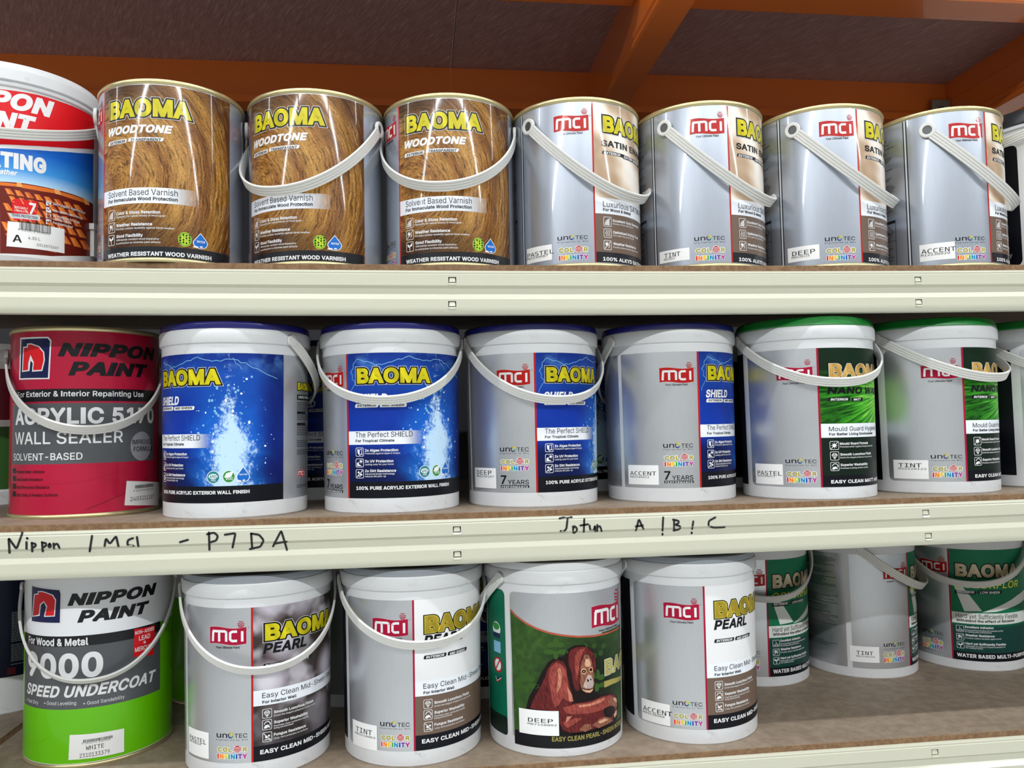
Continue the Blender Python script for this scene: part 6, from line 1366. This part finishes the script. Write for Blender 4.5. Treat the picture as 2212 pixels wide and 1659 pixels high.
def apply_sticker(root, table, r, rf, fin):
    S = Sheet(r, fin); draw(S, LAB[table]); ms = dict((n, m) for n, m in sheet_meshes(S, rf))
    st = link('sticker', ms.pop('sticker'), root)
    for n, m in ms.items(): link(n, m, st)
TR = .0885
tin_rf = lambda v: TR
sel = lambda t, *ks: [i for i in LAB[t] if i[0] in ks or (i[0] == 'T' and i[2] in ('Your Ultimate Paint', 'Engineered by MCI'))]
SILV = [('label', -180, 180, 6, 219, 'SILV')]
design('wood', TR, tin_rf, 'g', SILV+[('photo_panel', 0, 112, 6, 219, 'WOOD'), ('red_stripe', -1.3, 0, 6, 219, 'R')], [LAB['wood'], sel('satin', 'MCI', 'UNO', 'CI')],
       lambda S: info(S, 'fine_print', 150, 250, 60, 190))
def satin_extra(S):
    for a in (-72.2, -69.6): S.rect('side_seam', a-.5, a+.5, 6, 219, 'K', 2)
    S.rect('side_seam', -71.7, -70.1, 6, 219, 'SIL', 3)
    for i, (a, b) in enumerate(((165, 200), (140, 158), (118, 132), (85, 106))): info(S, 'fine_print', -128, -82, a, b, seed=i+3)
    x0, x1 = -128, -84
    for p, q, v0, v1 in ((x0, x1, 76, 80), (x0, x1, 50, 50.5), (x0, x0+.4, 8, 78), (x1-.4, x1, 8, 78)): S.rect('hazard_table', p, q, v0, v1, 'K', 3)
    cx, cy = -93, 63
    S.stroke('hazard_table', [(cx, cy+10), (cx+6.2, cy), (cx, cy-10), (cx-6.2, cy), (cx, cy+10)], .7, 'K', 3); S.stroke('hazard_table', [(cx-3, cy-3), (cx-1, cy+1), (cx+1, cy-2), (cx+3, cy-2)], 1.1, 'K', 3)
    info(S, 'fine_print', -126, -86, 10, 46, seed=9)
design('satin', TR, tin_rf, 'g', SILV+[('photo_panel', 0, 113, 92, 219, 'SATIN'), ('banner', 0, 113, 70.8, 92, 'BAND'), ('feature_panel', 0, 113, 19.8, 70.8, 'BROWN'), ('footer_band', 0, 113, 6, 19.8, 'DK'), ('red_stripe', -1.4, 0, 6, 219, 'R')], [LAB['satin']], satin_extra)
PR = .0918
def bolt(S, pts, w=.7, seed=3):
    rnd = random.Random(seed); P = []
    for a, b in zip(pts, pts[1:]):
        for i in range(5): t = i/5; P.append((a[0]+(b[0]-a[0])*t+rnd.uniform(-.8, .8), a[1]+(b[1]-a[1])*t+rnd.uniform(-1.2, 1.2)))
    S.stroke('lightning', P+[pts[-1]], w, 'SKY', 2)
def info_panel(S, p, name, sub):
    S.text('back_lettering', name, p, p+27, 158, 170, 'BAO_Y', .05, 0, 4, 1.0, (('BAONAVY', .07),)); S.rect('back_lettering', p, p+42, 146, 153, 'K', 3); S.text('back_lettering', sub, p+1.5, p+40, 148, 151.5, 'W', .02, 0, 4)
    for i, (a, b) in enumerate(((132, 142), (118, 127), (98, 112), (74, 92))): info(S, 'fine_print', p, p+42, a, b, seed=20+i)
    for v in (128, 113): S.rect('fine_print', p, p+16, v, v+3, 'K', 3)
    mci(S, (p+1, 54), (p+1, 46), (p+14, 54), (p+14, 46), (p+12, 57), 1.2, 'R'); info(S, 'fine_print', p, p+36, 30, 40, seed=31)
def shield_extra(S):
    bolt(S, [(3, 178), (8, 196), (24, 188), (36, 190), (50, 199), (62, 192), (78, 196), (92, 186), (112, 172)], .7); bolt(S, [(3, 178), (6, 165), (2, 150)], .5, 5); bolt(S, [(24, 188), (30, 181), (40, 178)], .45, 6); bolt(S, [(78, 196), (84, 183)], .5, 8)
    rnd = random.Random(11)
    for i in range(190):
        v = rnd.uniform(50, 175); sp = 26*(1-(v-50)/180)+5; p = 75+rnd.gauss(0, 1)*sp*.62
        if 3 < p < 115 and not (p < 62 and v < 103) and not (abs(p-75) < 9 and v < 125):
            q = rnd.choice((.35, .5, .7, 1.0, 1.5)); S.ell('water_drop', p, v, q/S.k, q*rnd.uniform(.8, 1.5), rnd.choice(('SKY', 'BAND', 'SKY')), 2, 8)
    info_panel(S, 134, 'BAOMA', '100% PURE ACRYLIC')
design('shield', PR, pail_rf, 's', [('label', -70, 0, 19.5, 203, 'SILV'), ('photo_panel', 0, 118, 40, 203, 'WATER'), ('footer_band', 0, 118, 19.5, 40, 'FOOT'), ('back_panel', 118, 286, 19.5, 203, 'SILV'), ('red_stripe', -1.6, 0, 19.5, 203, 'R')], [LAB['shield']], shield_extra)
design('nano', PR, pail_rf, 's', [('label', -65.5, 0, 17, 203, 'SILV'), ('photo_panel', 0, 112, 101.3, 203, 'STREAK'), ('banner', 0, 112, 82.7, 101.3, 'BAND'), ('feature_panel', 0, 112, 32.3, 82.7, 'DKGREEN'), ('footer_band', 0, 112, 17, 32.3, 'FOOT'), ('back_panel', 112, 287, 17, 203, 'BLACKP'), ('red_stripe', -1.6, 0, 17, 203, 'MG')], [LAB['nano']],
       lambda S: info_panel(S, 130, 'BAOMA', 'EASY CLEAN MATT'))
def pearl_items(style): return [tuple('BAO_P' if (q == 'BAO_Y' and style) else q for q in i) for i in LAB['pearl']]
for nm, ph, feat, st in (('pearl', 'PEARL', 'PEARL', 0), ('pearl_white', 'W', 'BROWN', 1)):
    design(nm, PR, pail_rf, 's', [('label', -64.5, 0, 19.5, 204.5, 'SILV'), ('photo_panel', 0, 112, 104, 204.5, ph), ('banner', 0, 112, 85.6, 104, 'BAND'), ('feature_panel', 0, 112, 38, 85.6, feat), ('footer_band', 0, 112, 19.5, 38, 'FOOT'), ('back_panel', 112, 290, 19.5, 204.5, 'BLACKP' if st else 'SILV'), ('red_stripe', -1.5, 0, 19.5, 204.5, 'MG' if st else 'R')], [pearl_items(st)],
           lambda S: info_panel(S, 130, 'BAOMA', 'EASY CLEAN MID-SHEEN'))
def orang_extra(S):
    S.rect('side_panel', -41, -7.6, 18, 205, 'DGREEN', 1, .04); S.rect('side_panel', -41, -7.6, 18, 42, 'DKGREEN', 2, .2)
design('orang', PR, pail_rf, 's', [('label', -2, 112, 19, 205, 'SILV'), ('print_panel', 78, 112, 19, 150, 'OGREEN'), ('back_panel', 118, 300, 19, 205, 'SILV')], [LAB['orang'], LAB['orang2']], orang_extra)
design('flor', PR, pail_rf, 's', [('label', -64, 0, 16, 199, 'SILV'), ('photo_panel', 0, 118, 30, 199, 'FLOR'), ('banner', 0, 118, 76.6, 94.8, 'PALE'), ('footer_band', 0, 118, 16, 30, 'FOOT'), ('back_panel', 118, 291, 16, 199, 'SILV'), ('red_stripe', -1.5, 0, 16, 199, 'MG')], [LAB['flor']],
       lambda S: [info(S, 'fine_print', 232, 286, a, b, 'TXT', i) for i, (a, b) in enumerate(((165, 190), (140, 158), (110, 128), (80, 100), (40, 52)))])
NR = .0905
nine_rf = lambda v: NR
design('nine', NR, nine_rf, 'g', [('label', -180, 180, 6, 238, 'TWHITE'), ('green_field', -180, 180, 6, 162.5, 'TGREEN'), ('grey_panel', -180+112, 60, 73, 151, 'TGREY'), ('black_band', -68, 60, 151, 164, 'K')], [LAB['nine']])
design('redtin', NR, nine_rf, 'g', [('label', -180, 180, 6, 238, 'TINRED'), ('grey_panel', -69, 64, 68.7, 145.6, 'TGREY'), ('black_band', -69, 64, 147.8, 163.7, 'K')], [LAB['redtin']],
       lambda S: [S.stroke('curve_line', [(-68, 55), (-40, 42), (0, 46), (40, 62), (64, 70)], .5, 'MG', 2), S.stroke('curve_line', [(0, 10), (30, 28), (62, 52)], .5, 'K', 2)])
RR = .105
roof_rf = lambda v: RR
def roof_extra(S):
    S.rect('red_panel', -95, -21.9, 146, 214.6, 'LRED', 2); S.rect('blue_panel', -95, -21.9, 100, 141.3, 'SKYP', 2); S.rect('roof_picture', -95, -21.9, 12, 100, 'ROOFD', 2)
    S.text('brand_lettering', 'NIPPON', -58, 10, 192, 214, 'W', .05, .25, 4); S.text('brand_lettering', 'PAINT', -52, -1.5, 164, 188, 'W', .05, .25, 4)
    S.text('product_lettering', 'COATING', -46, 5, 118, 138, 'W', .05, 0, 4); S.text('product_lettering', 'Weather', -28, -12.3, 109.5, 116, 'W', .03, .25, 4)
    for i in range(4):
        for j in range(3): S.rect('roof_picture', -60+j*12, -52+j*12, 20+i*20, 34+i*20, 'ROOF', 4)
    S.rect('side_panel', 60, 170, 20, 190, 'NAVY', 1)
    info(S, 'fine_print', 64, 120, 60, 150, 'W', 4)
design('roof', RR, roof_rf, 's', [('label', -96, 50.5, 10, 219, 'W')], [[i for i in LAB['roof']], LAB['st_roof']], roof_extra)
def black_extra(S):
    S.rect('black_panel', -75, 4.8, 14, 198, 'BLACKP', 1, .05); S.rect('black_panel', 12.5, 95, 14, 201, 'BLACKP', 1, .05)
    info(S, 'fine_print', -30, -14, 130, 160, 'INFOG', 5); info(S, 'fine_print', -20, -8, 78, 90, 'INFOG', 6); S.text('web_lettering', 'my', -9.5, -3, 29, 34, 'SIL', 0, 0, 3)
design('black', RR, roof_rf, 's', [('label', -80, 100, 10, 205, 'W')], [], black_extra)
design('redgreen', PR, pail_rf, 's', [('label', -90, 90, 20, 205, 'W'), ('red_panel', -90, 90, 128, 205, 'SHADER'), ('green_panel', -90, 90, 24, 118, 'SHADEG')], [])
design('navy', PR, pail_rf, 's', [('label', -90, 90, 55, 205, 'NAVYP')], [], lambda S: [info(S, 'fine_print', 45, 85, 70, 150, 'INFOG', 3), S.rect('emblem', 42, 49, 58, 68, 'SHADER', 2)])

# ------------------------------------------------------------------ placing the cans
def can(design_, name, X, Y, row, rot, label, cat, group=None, handle=None, sticker=None, lid=None, h=None):
    root = tag(link(name, None, None, (X, Y, SURF[row]+sag(row, X)), R(rot)), label, cat, group)
    d = DES[design_]; r = d['r']
    if lid in LIDS: pail_shell(root, lid)
    elif lid == 'big':
        if 'big' not in SHELL:
            SHELL['big'] = mesh('body', *lathe([(0, .003), (r-.004, .003), (r-.003, 0), (r-.001, 0), (r, .002), (r, .2195), (r+.003, .2205), (r+.0035, .223), (r+.001, .2265)]), PLASTIC, smooth=35)
            SHELL['biglid'] = mesh('lid', *lathe([(r+.001, .2262), (r+.0048, .2275), (r+.005, .2405), (r+.0038, .2415), (r+.0036, .2435), (r+.0005, .2500), (r-.006, .2515), (r-.012, .2515), (r-.014, .247), (0, .247)]), PLASTIC, smooth=30)
            SHELL['biglidk'] = mesh('lid', *lathe([(r+.001, .2262), (r+.004, .2275), (r+.0042, .2390), (r+.0005, .2480), (r-.006, .2495), (r-.012, .2495), (r-.014, .245), (0, .245)]), KLID, smooth=30)
        link('body', SHELL['big'], root); link('lid', SHELL['biglid' if design_ == 'roof' else 'biglidk'], root)
    else: tin_shell(root, r, h, (design_, h), ink({'nine': 'TWHITE', 'redtin': 'TINRED'}.get(design_, 'SILV'), 'g'))
    apply_design(root, design_)
    if handle:
        kind, ang, zp, drop = handle[:4]
        A, reach = {'tin': (r+.0042, r+.0115), 'pail': (.0975, .1060), 'wire': (r+.0042, r+.012), 'big': (r+.006, r+.013)}[kind]
        add_handle(root, 'tin' if kind == 'big0' else kind, ang-rot, zp, drop, A, reach)
    if sticker: apply_sticker(root, sticker, r, d['rf'], d['fin'])
    return root
TH = .226
G1, G2, G3, G4, G5 = 'wood varnish tins on the top shelf', 'silver tins on the top shelf', 'blue lidded pails', 'green lidded pails', 'white pails on the bottom shelf'
# top shelf
rp = can('roof', 'roof_paint_pail', -.54, 1.12, 1, 42.0, 'large white pail with red and blue label showing roof tiles', 'paint pail', None, ('big', 14, .212, .056), None, 'big')
link('pivot_clip', mesh('pivot_clip', *join([box(-.006, .006, -.004, .006, -.03, .012), box(-.009, .009, -.005, .006, .006, .014)]), HANDLE), rp, ((RR+.001)*math.sin(R(47)), -(RR+.001)*math.cos(R(47)), .058), R(47))
can('wood', 'wood_varnish_tin', -.3215, 1.088, 1, -45.9, 'wood grain varnish tin beside the roof tile pail, handle hanging behind', 'paint tin', G1, ('tin', 192, .204, .100), None, None, TH)
can('wood', 'wood_varnish_tin', -.136, 1.1, 1, -62.0, 'middle one of the three wood grain varnish tins, handle in front', 'paint tin', G1, ('tin', -20, .196, .104), None, None, TH)
can('wood', 'wood_varnish_tin', .046, 1.1, 1, -49.7, 'wood grain varnish tin next to the silver tins, handle in front', 'paint tin', G1, ('tin', -9, .200, .100), None, None, TH)
for n, X, rot, ha, stk, word in (('s1', .226, 4.2, 36, 'st_s1', 'PASTEL'), ('s2', .408, 6.8, 41, 'st_s2', 'TINT'), ('s3', .591, 7.8, 42, 'st_s3', 'DEEP'), ('s4', .777, 11.2, 50, 'st_s4', 'ACCENT')):
    can('satin', 'silver_paint_tin', X, 1.1, 1, rot, 'glossy silver tin on the top shelf whose sticker reads %s' % word, 'paint tin', G2, ('tin', ha, .197, .103), stk, None, TH)
can('black', 'black_label_pail', .992, 1.13, 1, -68, 'white pail with black label and black lid at the upper right edge', 'paint pail', None, ('big', -105, .226, .03), None, 'big')
# middle shelf
can('redtin', 'red_paint_tin', -.454, 1.156, 2, 21, 'dark red tin with grey label band on the middle shelf', 'paint tin', None, ('tin', 22, .209, .098), 'st_red', None, .2435)
can('shield', 'blue_label_pail', -.243, 1.103, 2, -68, 'blue lidded pail beside the red tin, handle hanging on its right', 'paint pail', G3, ('pail', 146, .222, .078), None, 'blue')
can('shield', 'blue_label_pail', -.038, 1.109, 2, -34.3, 'blue lidded pail with its water splash label facing front behind the handle', 'paint pail', G3, ('pail', -3, .222, .080), None, 'blue')
can('shield', 'blue_label_pail', .159, 1.127, 2, -3.9, 'blue lidded pail whose sticker reads DEEP', 'paint pail', G3, ('pail', 12, .224, .084), 'st_sh3', 'blue')
can('shield', 'blue_label_pail', .362, 1.130, 2, 8.7, 'blue lidded pail whose sticker reads ACCENT, handle hanging on its left', 'paint pail', G3, ('pail', -160, .222, .090), 'st_sh4', 'blue')
can('nano', 'green_label_pail', .556, 1.099, 2, -15.1, 'green lidded pail whose sticker reads PASTEL', 'paint pail', G4, ('pail', -2, .222, .066), 'st_na1', 'green')
can('nano', 'green_label_pail', .757, 1.117, 2, -3.2, 'green lidded pail whose sticker reads TINT', 'paint pail', G4, ('pail', 18, .222, .062), 'st_na2', 'green')
can('nano', 'green_label_pail', .957, 1.140, 2, 14, 'green lidded pail cut off by the right edge', 'paint pail', G4, ('pail', 2, .222, .062), None, 'green')
# bottom shelf
can('nine', 'green_paint_tin', -.440, 1.172, 3, 12.7, 'lime green and white tin on the bottom shelf', 'paint tin', None, ('wire', 14, .216, .106), 'st_k9', None, .2445)
can('pearl', 'pearl_paint_pail', -.215, 1.105, 3, 6.5, 'grey label pail with pearl picture whose sticker reads PASTEL', 'paint pail', G5, ('pail', 14, .220, .088), 'st_pe1', 'grey')
can('pearl_white', 'pearl_paint_pail', -.0135, 1.107, 3, 2.2, 'grey and white label pail next to the orangutan pail, sticker reads TINT', 'paint pail', G5, ('pail', 10, .220, .068), 'st_pe2', 'grey')
can('orang', 'orangutan_pail', .1808, 1.105, 3, -45.1, 'white pail with an orangutan picture on a dark green label', 'paint pail', G5, ('pail', -145, .221, .085), None, 'white')
can('pearl_white', 'pearl_paint_pail', .375, 1.113, 3, -4.4, 'grey and white label pail right of the orangutan pail, sticker reads ACCENT', 'paint pail', G5, ('pail', -168, .226, .085), 'st_pe3', 'grey')
G6 = 'floor paint pails set back on the bottom shelf'
can('flor', 'floor_paint_pail', .553, 1.314, 3, -5.7, 'green label floor paint pail partly hidden behind a grey and white pail', 'paint pail', G6, ('pail', -6, .222, .082), None, 'white')
can('flor', 'floor_paint_pail', .749, 1.320, 3, 27.9, 'set back silver label pail whose sticker reads TINT on the bottom shelf', 'paint pail', G6, ('pail', 52, .222, .080), 'st_cf2', 'white')
can('flor', 'floor_paint_pail', .950, 1.322, 3, -47.9, 'green label floor paint pail at the right edge of the bottom shelf', 'paint pail', G6, ('pail', -30, .222, .078), None, 'white')
# second row, in the shade
G7 = 'pails standing in the shaded second row'
can('shield', 'blue_label_pail', -.155, 1.325, 2, -34, 'shaded blue label pail seen in the gap left of the front facing splash pail', 'paint pail', G7, None, None, 'blue')
can('shield', 'blue_label_pail', .262, 1.335, 2, -60, 'shaded blue label pail behind the DEEP and ACCENT blue lidded pails', 'paint pail', G7, None, None, 'blue')
can('nano', 'green_label_pail', .520, 1.330, 2, 90, 'shaded pail in the gap between blue and green lidded pails', 'paint pail', G7, None, None, 'green')
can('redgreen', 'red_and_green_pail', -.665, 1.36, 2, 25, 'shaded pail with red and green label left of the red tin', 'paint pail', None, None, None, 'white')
can('navy', 'dark_label_pail', -.665, 1.385, 3, -15, 'shaded pail with dark navy label left of the lime green tin', 'paint pail', None, None, None, 'grey')
can('shield', 'blue_label_pail', -.108, 1.335, 3, 40, 'shaded navy label pail between the two left grey label pails', 'paint pail', G7, None, None, 'blue')
can('shield', 'blue_label_pail', .092, 1.335, 3, -40, 'shaded navy label pail left of the orangutan pail', 'paint pail', G7, None, None, 'blue')
can('nine', 'green_paint_tin', -.318, 1.375, 3, 120, 'shaded green tin behind the lime green tin', 'paint tin', None, None, None, None, .2445)
